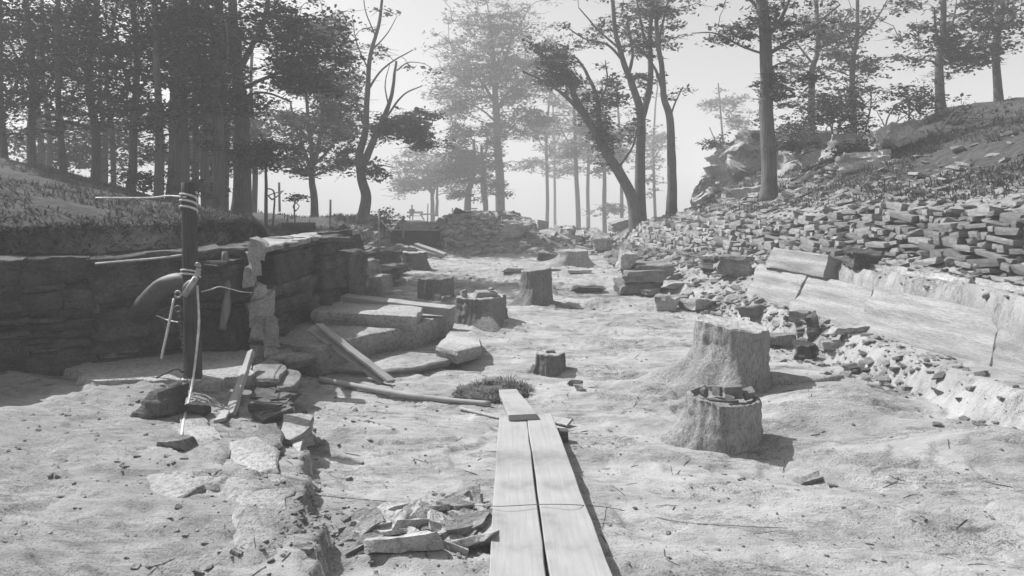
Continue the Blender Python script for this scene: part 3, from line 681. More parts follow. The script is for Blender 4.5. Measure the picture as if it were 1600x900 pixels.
# single stones one can point at
singles = [
    (1218, 470, 'wide', (.55, .35, .22), 'shale_mid', 'jagged stone below the left end of the sandstone ledge'),
    (1268, 532, 'up', (.16, .14, .36), 'shale_dark', 'small upright dark stone standing under the sandstone ledge'),
    (1256, 558, 'box', (.26, .22, .20), 'shale_dark', 'dark boxy stone in front of the upright stone'),
    (1215, 540, 'wide', (.5, .24, .14), 'shale_mid', 'long flat stone right behind the tall stump'),
    (1325, 520, 'wide', (.42, .2, .1), 'slab_stone', 'flat pale stone under the right end of the sandstone ledge'),
    (1300, 545, 'wide', (.2, .16, .1), 'shale_mid', 'small stone right of the boxy stone'),
    (1330, 582, 'wide', (.14, .1, .07), 'shale_dark', 'little dark stone lying right of the tall stump'),
    (1352, 583, 'wide', (.12, .1, .06), 'shale_dark', 'little dark stone at the far right edge'),
    (1265, 753, 'wide', (.2, .09, .03), 'shale_mid', 'thin flat flake right of the hollow stump'),
    (1303, 762, 'wide', (.12, .06, .025), 'shale_mid', 'smaller thin flake beside the flat flake at lower right'),
    (1290, 411, 'box', (.17, .14, .16), 'shale_mid', 'small stone perched on top of the sandstone ledge'),
    (900, 600, 'wide', (.15, .06, .04), 'shale_dark', 'dark sliver of stone right of the small stump'),
    (906, 609, 'wide', (.12, .08, .05), 'shale_mid', 'little stone nearer than the dark sliver'),
    (1055, 448, 'wide', (.55, .45, .14), 'slab_stone', 'tilted flat stone lying before the overhanging rock'),
    (1092, 480, 'wide', (.62, .5, .16), 'slab_stone', 'broad flat stone slab behind the tall stump'),
    (1040, 482, 'up', (.4, .25, .32), 'clay', 'pale lumpy stone left of the broad flat slab'),
    (1060, 470, 'wide', (.5, .3, .1), 'shale_mid', 'dark split stone leaning on the broad flat slab'),
    (940, 390, 'up', (.5, .4, .62), 'boulder', 'pale boulder at the right foot of the far bank'),
    (925, 455, 'wide', (.75, .24, .12), 'shale_dark', 'dark flat rock on the floor between the stump and overhanging rock'),
    (860, 405, 'wide', (.6, .3, .2), 'shale_dark', 'dark stone behind the pale rooted stump'),
    (890, 372, 'up', (.7, .6, .5), 'boulder', 'grey boulder on the far bank behind the pale rooted stump'),
    (805, 368, 'box', (.95, .6, .5), 'boulder', 'squared block on the right end of the far spoil mound'),
    (1250, 500, 'wide', (.3, .25, .14), 'scree_stone', 'rough stone under the middle of the sandstone ledge'),
    (1180, 492, 'wide', (.34, .3, .16), 'scree_stone', 'pale stone just above the tall stump'),
    (1145, 430, 'up', (.55, .5, .4), 'shale_mid', 'rough crag left of the sandstone ledge'),
    (1120, 420, 'wide', (.7, .5, .25), 'shale_dark', 'dark jagged rock above the broad flat slab'),
    (1345, 415, 'wide', (.55, .4, .26), 'shale_dark', 'dark rough stone tumbled from the near end of the wall'),
    (255, 645, 'box', (.26, .2, .2), 'shale_dark', 'square dark stone in front of the fallen beam at far left'),
    (310, 650, 'wide', (.2, .16, .1), 'shale_dark', 'dark stone near the foot of the leaning plank'),
    (268, 700, 'wide', (.22, .16, .08), 'shale_mid', 'flat stone on the left shelf below the square dark stone'),
    (460, 690, 'up', (.20, .28, .12), 'sandstone', 'bright stone at the broken edge of the left shelf')]
for k, (px, py, kind, sz, mm, lb) in enumerate(singles):
    g = G(px, py)
    o = rock_block('loose_stone', g + Vector((0, 0, sz[2] * .38)), sz, random.uniform(-.5, .5), (random.uniform(-.12, .12), random.uniform(-.12, .12)), 500 + k, min(sz) * .26 + .012, mm, None, 7, .5, .26)
    tag(o, lb, 'stone')
# overhanging layered rock on the right of the far floor
orr = thing('overhanging_rock', 'dark overhanging rock of layered slabs at the far right of the floor', 'rock', (2.9, 15.6, 0)); ob = Vector(orr.location)
for k, (dx, dy, z, w, d, h, rz) in enumerate(((0, .25, .1, .9, .7, .24, .1), (.05, .2, .30, 1.0, .75, .16, -.1), (.12, .2, .44, 1.05, .8, .12, .15), (.3, .3, .56, .85, .7, .1, .0), (-.42, .1, .06, .3, .3, .16, .4), (.1, -.3, .03, .35, .25, .12, .5))):
    rock_block('layer', Vector((dx, dy, z)), (w, d, h), rz, (.05, -.05), 540 + k, .05, 'shale_mid', orr, 6)
rock_block('knob', Vector((-.32, .35, .66)), (.3, .3, .42), .3, (.1, .2), 547, .08, 'boulder', orr, 6)

# ------------------------------------------------------------------ fossil stumps
def stump(label, px, base_y, Rr, h, m='stump_stone', top_tilt=(0, 0), flare=.12, roots=(), square=0, seed=0, lean=(0, 0), hollow=0, top_m=None, sink=.05):
    Yc = (CAMZ * F / (base_y - HOR)); Yc += Rr * .85
    x = (px - 800) * Yc / F; z0 = H1(x, Yc) - sink
    t = thing('fossil_stump', label, 'fossil stump', (x, Yc, z0)); h += sink
    nt_, nz = 110, 30; V = []
    th = np.arange(nt_) * 2 * math.pi / nt_
    zz = np.linspace(0, 1, nz) ** 1.7
    for kz, q in enumerate(zz):
        z = q * h
        r = Rr * (1.06 - .08 * q) + flare * Rr * np.exp(-q * h / (.30 * h + .02)) * (1 + .6 * noise(np.cos(th) * 1.5, np.sin(th) * 1.5, seed, 5))
        if square: r = r * (1 - square + square / np.maximum(np.abs(np.cos(th + .4)), np.abs(np.sin(th + .4))))
        for (a, L, w) in roots:
            da = (th - a + math.pi) % (2 * math.pi) - math.pi
            if w < .27: continue
            r = r + L * np.exp(-(da / w) ** 2) * np.clip(1 - q * 1.1, 0, 1) ** 3.2
        r = r + Rr * (.11 * fbm(np.cos(th) * 1.6, np.sin(th) * 1.6, z * 1.6 + seed, 7, 4) + .06 * fbm(np.cos(th) * 9, np.sin(th) * 9, z * 2.5 + seed, 17, 3))
        r = r + Rr * .035 * noise(np.cos(th) * 3, np.sin(th) * 3, z * 16 + seed, 27)
        ztop = z + q * (top_tilt[0] * np.cos(th) + top_tilt[1] * np.sin(th)) * Rr + (q ** 6) * .05 * Rr * fbm(np.cos(th) * 3, np.sin(th) * 3, seed, 33, 3)
        ztop = ztop + (1 - q) ** 7 * (hgt(x + r * np.cos(th), Yc + r * np.sin(th)) - z0 - .012)
        V.append(np.stack([r * np.cos(th) + lean[0] * q, r * np.sin(th) + lean[1] * q, ztop], 1))
    top = V[-1]
    body = np.concatenate(V); Fq = [(k * nt_ + j, k * nt_ + (j + 1) % nt_, (k + 1) * nt_ + (j + 1) % nt_, (k + 1) * nt_ + j) for k in range(nz - 1) for j in range(nt_)]
    me = mesh_np('trunk', body, Fq, True); me.materials.append(MATS[m]); link('trunk', me, None, t)
    # top
    cen = top.mean(0); V = [top]; prof = [(.97, .012), (.9, .004), (.7, .012), (.45, .0), (.2, .01)] if not hollow else [(.97, .012), (.90, .01), (.84, -.03), (.78, -hollow), (.45, -hollow - .01), (.2, -hollow)]
    for f, dz in prof:
        rg = cen + (top - cen) * f; rg[:, 2] += dz + .03 * Rr * fbm(rg[:, 0] * 6, rg[:, 1] * 6, seed, 44, 3); V.append(rg)
    V.append(cen[None] + np.array([[0, 0, -hollow]])); nr = len(prof) + 1
    T = []
    for k in range(nr - 1):
        for j in range(nt_):
            a, b, c, d = k * nt_ + j, k * nt_ + (j + 1) % nt_, (k + 1) * nt_ + (j + 1) % nt_, (k + 1) * nt_ + j; T += [(a, b, c), (a, c, d)]
    for j in range(nt_): T.append(((nr - 1) * nt_ + j, (nr - 1) * nt_ + (j + 1) % nt_, nr * nt_))
    me = mesh_np('top', np.concatenate(V), T, True); me.set_sharp_from_angle(angle=R(40)); me.materials.append(MATS[top_m or 'slab_stone']); link('top', me, None, t)
    # roots running out over the rock
    rs = random.Random(seed)
    for (a, L, w) in roots:
        if w >= .27: continue
        n_ = 22; q = np.linspace(0, 1, n_); rr0 = Rr * .8
        bx = rr0 + q * (L + Rr * .5); aa = a + .25 * rs.uniform(-1, 1) * q ** 2
        X = bx * np.cos(aa); Y = bx * np.sin(aa); gz = hgt(X + x, Y + Yc) - z0
        rad = np.interp(q, [0, .35, 1], [Rr * .26, Rr * .2, .02]) * (1 + .15 * fbm(q * 5, q * 0, seed, 3, 2))
        Z = gz - rad * .1 + np.interp(q, [0, .3], [.05 * h, 0])
        me = tubes('root', [(np.stack([X, Y, Z], 1), rad, 14)])
        co = np.empty(len(me.vertices) * 3, np.float32); me.vertices.foreach_get('co', co); co = co.reshape(-1, 3)
        nn = fbm(co[:, 0] * 5 + seed, co[:, 1] * 5, co[:, 2] * 5, 5, 3); co[:, 2] += nn * .04; co[:, 0] += .03 * noise(co[:, 0] * 7, co[:, 1] * 7, 3, 8); me.vertices.foreach_set('co', co.ravel()); me.update()
        me.materials.append(MATS[m]); link('root', me, None, t)
    return t
def at(deg): return R(deg)
s1 = stump('near hollow stump with a raised rim and stones inside', 1128, 696, .335, .30, 'stump_stone', (-.06, .0), .02, ((at(188), .22, .5),), 0, 1, (.02, 0), .035, 'clay')
s2 = stump('tallest stump with wide spreading roots on the right', 1140, 610, .40, .66, 'stump_stone', (-.13, .02), .08, ((at(180), .95, .30), (at(218), .75, .32), (at(-18), .75, .26), (at(258), .5, .28), (at(130), .5, .3)), 0, 2, (.03, 0), 0, 'slab_stone', .04)
s3 = stump('smallest stump, alone in the middle of the floor', 860, 581, .175, .21, 'stump_dark', (0, 0), .02, (), .25, 3, (0, 0), 0)
s4 = stump('round topped stump with roots in the centre of the floor', 838, 478, .30, .66, 'stump_mid', (.12, 0), .04, ((at(-28), .9, .26), (at(215), .4, .28), (at(250), .4, .28), (at(-58), .45, .25)), .1, 4, (0, 0), 0, 'stump_stone')
s5 = stump('square sided stump with stones on top beside the rock steps', 752, 512, .37, .33, 'stump_mid', (0, 0), .06, ((at(-70), .3, .4),), .5, 5)
s6 = stump('straight sided stump behind the long squared beam', 681, 468, .355, .42, 'stump_mid', (.03, 0), .05, (), .1, 6)
s7 = stump('dark far stump with a soil skirt on the left', 644, 424, .36, .5, 'stump_dark', (0, 0), .5, (), .3, 7)
s8 = stump('pale far stump with long roots near the right bank', 896, 417, .44, .42, 'stump_stone', (.0, 0), .25, ((at(185), 1.6, .3), (at(218), 1.0, .28), (at(-40), .7, .3)), .1, 8)

def small_stone(name, loc, sc, m, lb, cat='stone', seed=0, group=None, rot=None):
    o = link(name, (CHIPS + STONES)[seed % 26], m, None, loc); o.scale = sc; r = random.Random(seed); o.rotation_euler = rot or (r.uniform(-.3, .3), r.uniform(-.3, .3), r.uniform(0, 3)); return tag(o, lb, cat, group)
# link() keeps a shared mesh's first material, so give the stones kinds of their own
for me in STONES + CHIPS:
    if not me.materials: me.materials.append(MATS['scree_stone'])
b = Vector(s1.location)
small_stone('stone', b + Vector((0, 0, .045)) + Vector((-.15, .05, .33)), (.11, .09, .10), 'boulder', 'rounded stone at the back of the hollow stump', seed=3)
small_stone('stone', b + Vector((0, 0, .045)) + Vector((.10, -.02, .35)), (.17, .12, .13), 'boulder', 'largest angular stone inside the hollow stump', seed=17)
small_stone('stone', b + Vector((0, 0, .045)) + Vector((.24, .0, .33)), (.13, .1, .08), 'boulder', 'stone against the right rim of the hollow stump', seed=22)
small_stone('stone', b + Vector((0, 0, .045)) + Vector((.04, -.1, .32)), (.13, .09, .06), 'boulder', 'flat stone at the front inside the hollow stump', seed=8)
small_stone('stone', b + Vector((0, 0, .045)) + Vector((-.02, .08, .33)), (.09, .07, .09), 'boulder', 'small stone in the middle of the hollow stump', seed=20)
p = np.array([b + Vector((-.24, -.12, .365)), b + Vector((-.05, -.2, .365)), b + Vector((.08, -.22, .37))])
me = tubes('stick', [(curve(p, 8) - p[0], np.full(8, .012), 6)]); me.materials.append(MATS['dark_timber']); tag(link('stick', me, None, None, p[0]), 'dark stick lying across the hollow stump', 'stick')
b = Vector(s3.location); small_stone('stone', b + Vector((0, 0, .27)), (.13, .08, .03), 'shale_dark', 'thin dark flake on top of the smallest stump', seed=18, rot=(0, 0, .1))
small_stone('stone', b + Vector((-.2, -.04, .05)), (.07, .1, .16), 'boulder', 'pale stone leaning on the left of the smallest stump', seed=15)
b = Vector(s5.location)
small_stone('stone', b + Vector((.08, -.05, .43)), (.42, .3, .10), 'slab_stone', 'flat pale stone capping the square sided stump', seed=16, rot=(0, 0, .2))
small_stone('stone', b + Vector((.17, -.08, .51)), (.16, .12, .06), 'slab_stone', 'small stone on the cap of the square sided stump', seed=4)
small_stone('stone', b + Vector((-.28, -.14, .44)), (.1, .1, .14), 'slab_stone', 'little upright stone on the left of the square sided stump', seed=21)
g = U(698, 468, .3); small_stone('stone', g, (.28, .2, .15), 'boulder', 'rounded pale stone at the right end of the long beam', seed=5)
g = U(690, 466, .33); small_stone('stone', g + Vector((-.1, .1, 0)), (.2, .18, .12), 'boulder', 'smaller rounded stone behind the right end of the long beam', seed=6)
g = P(643, 390, 20.2); small_stone('stone', g, (.45, .3, .1), 'slab_stone', 'pale flat stone on the dark far stump', seed=19)
for k, (px, py, sx, lb) in enumerate(((830, 421, 1.5, 'long flat slab left of the pale far stump'), (905, 424, .6, 'short flat slab in front of the pale far stump'))):
    c = U(px, py, .06); o = rock_block('flat_slab', c, (sx, .35, .09), .05, (0, 0), 570 + k, .03, 'slab_stone', None, 6); tag(o, lb, 'rock slab')

# ------------------------------------------------------------------ boards, beams, poles
def fl(px, py, dz=.05): 
    g = G(px, py); return g + Vector((0, 0, dz))
zt = .115
tag(plank('walkway_board', (.035, 3.2, zt + .02), (.005, 6.62, zt), .325, .25, .042, seed=1), 'left of the two long walkway boards in the foreground', 'board', 'walkway boards')
tag(plank('walkway_board', (.40, 3.2, zt + .02), (.253, 6.62, zt + .005), .36, .235, .042, seed=2), 'right of the two long walkway boards in the foreground', 'board', 'walkway boards')
tag(plank('walkway_board', (.10, 6.42, zt + .058), (-.045, 7.45, zt - .005), .265, .195, .05, seed=3), 'short board laid over the far end of the two walkway boards', 'board', 'walkway boards')
for k, (yy, lb) in enumerate(((3.9, 'dark bearer under the near end of the walkway boards'), (6.3, 'dark bearer under the far end of the walkway boards'))):
    zc = .07; tag(plank('bearer', (-.08, yy, zc), (.5, yy + .02, zc), .09, .09, .10, 'dark_timber', seed=10 + k), lb, 'timber')
# narrow V of two planks
a1, a2, b1, b2 = U(486, 512, .52), U(499, 505, .58), fl(600, 600, .04), fl(613, 602, .06)
tag(plank('leaning_plank', a1, b1, .11, .12, .03, 'plank_grey', None, .5, seed=4), 'darker plank of the pair slanting down from the lower rock step', 'plank')
tag(plank('leaning_plank', a2, b2, .13, .14, .035, 'plank_wood', None, -.15, seed=5), 'paler plank of the pair slanting down from the lower rock step', 'plank')
tag(plank('leaning_plank', P(390, 548, 7.3), G(356, 652) + Vector((0, 0, .02)), .07, .11, .05, 'plank_grey', None, .6, seed=6), 'weathered plank leaning on the rocks right of the tall post', 'plank')
tag(plank('board', P(357, 632, 6.6), G(343, 662) + Vector((0, 0, .03)), .1, .1, .03, 'plank_wood', None, .2, seed=8), 'short pale board at the foot of the leaning plank', 'board')
def pole(name, pts, r0, r1, m, lb, cat, n=20, wob=.0, sides=10):
    c = curve(pts, n); q = np.linspace(0, 1, n); rad = lerp(r0, r1, q) * (1 + wob * fbm(q * 9, q * 0, 3.3, 4, 2))
    me = tubes(name, [(c - c[0], rad, sides)]); me.materials.append(MATS[m]); return tag(link(name, me, None, None, c[0]), lb, cat)
# long squared beam on the upper step, split at its right end
tag(plank('squared_beam', U(538, 461, .62), U(708, 480, .52), .20, .18, .12, 'plank_wood', None, .1, seed=12), 'long squared timber beam lying along the upper rock step', 'beam')
pole('ground_pole', [fl(500, 598, .03), fl(640, 624, .03), fl(766, 637, .03)], .035, .03, 'plank_wood', 'long thin pole lying on the floor left of the walkway boards', 'pole', 24, .2)
pole('stick', [fl(720, 641, .012), fl(752, 649, .015), fl(781, 656, .012)], .018, .012, 'plank_grey', 'thin dark stick on the floor nearer than the long pole', 'stick')
tag(plank('flake_board', G(846, 656) + Vector((0, 0, .03)), G(890, 668) + Vector((0, 0, .05)), .06, .1, .02, 'plank_grey', None, .4, seed=14), 'curled wood scrap right of the far end of the boards', 'wood scrap')
# stack of planks by the far stump
for k, (x0, y0, x1, y1, lb) in enumerate(((622, 381, 660, 392, 'back plank of the heap by the dark retaining boards'), (640, 384, 692, 399, 'middle plank of the heap by the dark retaining boards'), (650, 380, 696, 396, 'top plank of the heap by the dark retaining boards'))):
    Y = 24 - k * .5; tag(plank('heap_plank', P(x0, y0, Y + .6), P(x1, y1, Y), .2, .22, .1, 'plank_grey', None, .1, seed=20 + k), lb, 'plank')
# dark retaining boards at the far end
for k in range(3):
    a = Vector((-4.65, 27.05, .72 - k * .26)); b = Vector((-2.75, 26.95, .72 - k * .26))
    tag(plank('retaining_board', a, b, .06, .06, .25, 'dark_timber', seed=30 + k), ('top', 'middle', 'bottom')[k] + ' board of the dark retaining boards at the far end of the pit', 'board', 'retaining boards at the far end')
a = P(605, 357, 27.0)
tag(plank('coping_plank', Vector((-4.9, 26.85, .77)), Vector((-2.7, 26.8, .765)), .22, .22, .04, 'plank_grey', seed=34), 'pale plank laid along the top of the retaining boards', 'plank')
# low dark box with two pegs, up on the ledge
bx = thing('low_box', 'low dark wooden box with two pegs on the ledge above the rock face', 'box', P(466, 360, 12.2)); 
for sgn, nm in ((1, 'front_board'), (-1, 'back_board')):
    plank(nm, Vector((-.24, -.12 * sgn, .14)), Vector((.24, -.12 * sgn, .14)), .03, .03, .15, 'dark_timber', bx)
for sgn in (-1, 1):
    plank('end_board', Vector((.25 * sgn, -.14, .135)), Vector((.25 * sgn, .14, .135)), .03, .03, .145, 'dark_timber', bx)
    pg = tubes('peg', [(np.array([(.2 * sgn, -.02, .1), (.2 * sgn, -.02, .24)]), np.array([.018, .014]), 8)]); pg.materials.append(MATS['plank_wood']); link('peg', pg, None, bx)
plank('bottom_board', Vector((-.23, 0, .02)), Vector((.23, 0, .02)), .22, .22, .02, 'dark_timber', bx)

# upright dressed stone at the end of the pit, fence stakes, rails
g = P(848, 378, 27.2)
o = rock_block('upright_stone', g + Vector((0, 0, .40)), (.42, .16, .84), .1, (.03, .04), 610, .02, 'boulder', None, 5); tag(o, 'pale upright stone slab standing at the far end of the pit', 'upright stone')
for k, (px, y0, y1, Y, lb) in enumerate(((516, 312, 356, 17.5, 'tall thin stake rising behind the low box'), (543, 335, 352, 20, 'short stake behind the tilted rock slabs'), (592, 337, 368, 22, 'stake with a slanting stay left of the retaining boards'), (630, 338, 360, 26.6, 'stout stake at the left end of the retaining boards'), (437, 285, 312, 17.5, 'thin stake at the end of the wooded left bank'), (706, 325, 345, 40, 'thin far stake on top of the spoil mound'), (668, 318, 340, 52, 'far thin fence stake beside the seat'))):
    a, b = P(px, y1, Y), P(px + random.uniform(-1, 1), y0, Y); a.z -= .3
    r = .03 if Y < 25 else .05
    pole('fence_stake', [a, (a + b) / 2, b], r, r * .85, 'plank_grey', lb, 'stake', 6)
pole('stay', [P(592, 342, 22), P(602, 352, 21.9), P(612, 362, 21.8)], .015, .015, 'rope', 'thin stay slanting from a stake to the ground', 'rope', 6)

# ------------------------------------------------------------------ tall post with its tackle
pb = G(302, 604, 5, 8.5); PY = pb.y
tp = thing('tall_post', 'tall dark timber post with iron tackle on the left', 'post', pb)
def rel(px, py, Y=None, dy=0): return P(px, py, (Y or PY) + dy) - pb
c = curve([rel(302, 612), rel(300, 500), rel(297, 400), rel(294, 285)], 22)
q = np.linspace(0, 1, 22); me = tubes('pole', [(c, (.088 - .024 * q) * (1 + .06 * fbm(q * 8, q * 0, 0, 2, 2)), 14)]); me.materials.append(MATS['post_wood']); link('pole', me, None, tp)
th = np.linspace(0, 2 * math.pi * 4.2, 80)
def post_x(py): return np.interp(py, [285, 400, 500, 612], [294, 297, 300, 302])
for (y0, y1, tn, rr_, lb) in ((300, 330, 3.2, .012, 'rope_lashing'), (420, 432, 2.1, .011, 'rope_lashing'), (590, 606, 3, .016, 'rope_lashing')):
    t = np.linspace(0, 1, 60); py = lerp(y0, y1, t) + 4 * np.sin(t * tn * 6.28)
    ctr = np.array([rel(post_x(a), a) for a in py]); rad = np.interp(py, [285, 612], [.074, .098])
    pts = ctr + np.stack([rad * np.cos(t * tn * 6.28), rad * np.sin(t * tn * 6.28), 0 * t], 1)
    me = tubes(lb, [(pts, np.full(60, rr_), 6)]); me.materials.append(MATS['rope']); link(lb, me, None, tp)
tpw = Vector(tp.location)
# iron block, hook, rings, chain
blk = thing('pulley_block', 'iron pulley block and hook hanging on the tall post', 'pulley', P(302, 452, PY - .17)); bo = Vector(blk.location)
def rb(px, py, dy=0): return P(px, py, PY - .17 + dy) - bo
me = tubes('sheave_case', [(curve([rb(290, 460), rb(297, 448), rb(304, 438)], 9), np.array([.02, .045, .055, .06, .06, .055, .05, .04, .02]), 10)]); me.materials.append(MATS['iron']); link('sheave_case', me, None, blk)
for dy in (-.055, .055):
    me = tubes('cheek_plate', [(np.array([rb(288, 462, dy), rb(306, 434, dy)]), np.array([.03, .03]), 8)]); me.materials.append(MATS['iron_pale']); link('cheek_plate', me, None, blk)
t = np.linspace(0, 1, 18); hk = curve([rb(303, 436), rb(308, 428), rb(311, 418), rb(309, 412), rb(305, 415)], 18)
me = tubes('hook', [(hk, .018 * np.sin(np.linspace(.5, 2.9, 18)) + .006, 8)]); me.materials.append(MATS['iron_pale']); link('hook', me, None, blk)
me = tubes('shackle_pin', [(np.array([rb(290, 460, -.02), rb(282, 461, -.02)]), np.array([.013, .013]), 8)]); me.materials.append(MATS['iron_pale']); link('shackle_pin', me, None, blk)
def ring(name, c, r, w, m, parent, rot=(0, 0, 0), stretch=1.0):
    a = np.linspace(0, 2 * math.pi, 21); pts = np.stack([r * np.cos(a), 0 * a, r * stretch * np.sin(a)], 1)
    me = tubes(name, [(pts, np.full(21, w), 8)]); me.materials.append(MATS[m]); o = link(name, me, None, parent, c); o.rotation_euler = rot; return o
ring('ring', rb(278, 460, -.02), .030, .011, 'iron_pale', blk)
ch = thing('chain', 'iron chain hanging down the left of the tall post', 'chain', P(280, 483, PY - .15)); co_ = Vector(ch.location)
ring('ring', P(278, 483, PY - .15) - co_, .030, .010, 'iron', ch)
cp = curve([P(279, 490, PY - .15), P(283, 520, PY - .15), P(288, 550, PY - .15), P(291, 570, PY - .15), P(290, 596, PY - .15)], 19)
for k in range(18):
    c = (cp[k] + cp[k + 1]) / 2
    ring('link', Vector(c) - co_, .014, .0055, 'iron', ch, (0, 0, 0 if k % 2 else 1.57), 1.9)
# ropes
pole('rope', [P(308, 446, PY - .16), P(311, 500, PY - .2), P(308, 540, PY - .24), P(302, 590, PY - .3), G(296, 632) + Vector((0, 0, .05)), G(288, 660) + Vector((0, 0, .03)), G(284, 684) + Vector((0, 0, .03)), G(282, 704) + Vector((0, 0, .03))], .011, .011, 'rope', 'pale rope hanging slack from the pulley block to the ground', 'rope', 40)
pole('stay_rope', [P(272, 466, PY - .05), P(262, 515, PY - .1), P(252, 560, PY - .1)], .012, .012, 'rope', 'straight pale rope running down left of the tall post', 'rope', 10)
pole('wire', [P(314, 456, PY - .1), P(330, 452, 6.9), P(343, 448, 7.2), P(358, 451, 7.6), P(378, 456, 7.9), P(395, 457, 8.2)], .006, .006, 'wire_pale', 'thin wire from the pulley block to the clay column', 'wire', 24)
pole('wire', [P(245, 493, PY + .3), P(262, 500, PY + .1), P(281, 504, PY - .1)], .006, .006, 'wire_pale', 'short crooked wire left of the chain', 'wire', 12)
pole('guy_wire', [P(150, 412, PY + .6), P(232, 405, PY + .35), P(260, 402, PY + .2), P(289, 398, PY + .05)], .014, .012, 'plank_grey', 'thin horizontal pole tied to the tall post from the left', 'pole', 12)
pole('guy_rope', [P(150, 309, PY + .6), P(232, 309, PY + .4), P(262, 306, PY + .2), P(290, 308, PY - .09)], .009, .009, 'rope', 'thin rope tied near the top of the tall post', 'rope', 16)
pole('bent_pipe', [P(196, 520, PY + 1.5), P(212, 496, PY + 1.0), P(232, 470, PY + .5), P(254, 449, PY + .36), P(278, 440, PY + .3), P(292, 444, PY + .28)], .12, .085, 'iron', 'thick dark pipe bending down to the left behind the tall post', 'pipe', 30, .02, 20)
pole('base_beam', [P(225, 628, PY - .15), P(262, 612, PY - .1), P(302, 594, PY - .02)], .06, .06, 'dark_timber', 'dark squared beam lying against the foot of the tall post', 'beam', 6, 0, 4)
pole('branch', [P(245, 590, PY - .1), P(262, 582, PY - .12), P(276, 576, PY - .15), P(286, 582, PY - .16)], .010, .012, 'dark_timber', 'crooked dark twig left of the chain', 'twig', 14, .3, 6)
# marking cord across the floor and the boards
cx = [(490, 776), (600, 786), (700, 790), (772, 791), (845, 788), (905, 789), (960, 798), (1060, 820), (1160, 828), (1230, 830)]
pts = []
for (x, y) in cx:
    if 772 <= x <= 910: pts.append(U(x, y, zt + .03))
    else: pts.append(fl(x, y, .012))
pole('marking_cord', pts, .0025, .0025, 'wire', 'thin dark cord stretched across the floor and the walkway boards', 'cord', 70, 0, 5)

# heap of dead turf at the end of the boards
def blades(name, base, n, m, ln, seed, wd=.006, lay=.6):
    r = np.random.default_rng(seed); B = base[r.integers(0, len(base), n)]
    a = r.uniform(0, 6.28, n); l = r.uniform(ln[0], ln[1], n); el = np.clip(r.normal(lay, .35, n), .05, 1.5)
    d = np.stack([np.cos(a) * np.cos(el), np.sin(a) * np.cos(el), np.sin(el)], 1); sd = np.stack([-np.sin(a), np.cos(a), 0 * a], 1)
    w = (wd * r.uniform(.6, 1.5, n))[:, None]
    mid = B + d * (l * .55)[:, None]; tip = B + d * l[:, None]; tip[:, 2] -= l * .22
    V = np.stack([B - sd * w, B + sd * w, mid + sd * w * .8, tip, mid - sd * w * .8], 1).reshape(-1, 3)
    i = np.arange(n)[:, None] * 5; T = np.concatenate([i + np.array([[0, 1, 2]]), i + np.array([[0, 2, 4]]), i + np.array([[4, 2, 3]])])
    tn = np.repeat(r.random(n), 3)
    me = mesh_np(name, V, T, False, [('tint', 'FACE', np.concatenate([r.random(n)] * 3))]); me.materials.append(MATS[m]); return me
g = G(762, 618); n = 2600; a = RNG.uniform(0, 6.28, n); q = RNG.random(n) ** .6
hx = g.x + .42 * q * np.cos(a) + .06; hy = g.y + .28 * q * np.sin(a); bz = hgt(hx, hy) + .13 * (1 - q ** 2) * (.6 + .5 * noise(hx * 8, hy * 8))
hp = thing('turf_heap', 'tangled heap of dead turf at the far end of the boards', 'turf heap', g)
bm = bmesh.new(); bmesh.ops.create_icosphere(bm, subdivisions=4, radius=1)
for v in bm.verts:
    k = 1 + .35 * float(fbm(v.co.x * 2.5, v.co.y * 2.5, v.co.z * 2.5, 7, 3)); v.co = Vector((v.co.x * .42 * k + .06, v.co.y * .27 * k, v.co.z * .12 * k))
link('soil_lump', bm_mesh('soil_lump', bm, True), 'dirt', hp)
me = blades('dead_grass', np.stack([hx, hy, bz], 1) - np.array(g), 2600, 'litter', (.05, .16), 4, .004, .35); link('dead_grass', me, None, hp)

# ------------------------------------------------------------------ trees
def leaf_mesh(name, cen, n_per, spread, size, m, seed, flat=.30):
    r = np.random.default_rng(seed); n = len(cen) * n_per
    C = np.repeat(cen, n_per, 0); sp = np.repeat(np.asarray(spread).reshape(-1, 1) * np.ones((len(cen), 1)), n_per, 0)
    g = r.normal(0, 1, (n, 3)); g /= np.linalg.norm(g, axis=1)[:, None]; g *= (r.random(n) ** .45)[:, None]
    C = C + g * sp * np.array([1, 1, flat])
    C[:, 2] -= .15 * sp[:, 0] * (g[:, 0] ** 2 + g[:, 1] ** 2)
    nz = np.stack([r.normal(0, .55, n), r.normal(0, .55, n), np.ones(n)], 1); nz /= np.linalg.norm(nz, axis=1)[:, None]
    a = r.uniform(0, 6.28, n); t = np.stack([np.cos(a), np.sin(a), np.zeros(n)], 1); u = t - nz * (t * nz).sum(1)[:, None]; u /= np.linalg.norm(u, axis=1)[:, None]; v = np.cross(nz, u)
    s = (size * np.clip(r.lognormal(-.1, .38, n), .4, 2.0))[:, None]
    V = np.stack([C - u * s * .6, C + v * s * .36 - u * s * .05, C + u * s * .6, C - v * s * .36 - u * s * .05], 1).reshape(-1, 3)
    i = np.arange(n)[:, None] * 4; Q = i + np.array([[0, 1, 2, 3]])
    ct = np.repeat(r.random(len(cen)), n_per) * .5 + r.random(n) * .5
    me = mesh_np(name, V, Q, False, [('tint', 'FACE', ct)]); me.materials.append(MATS[m]); return me

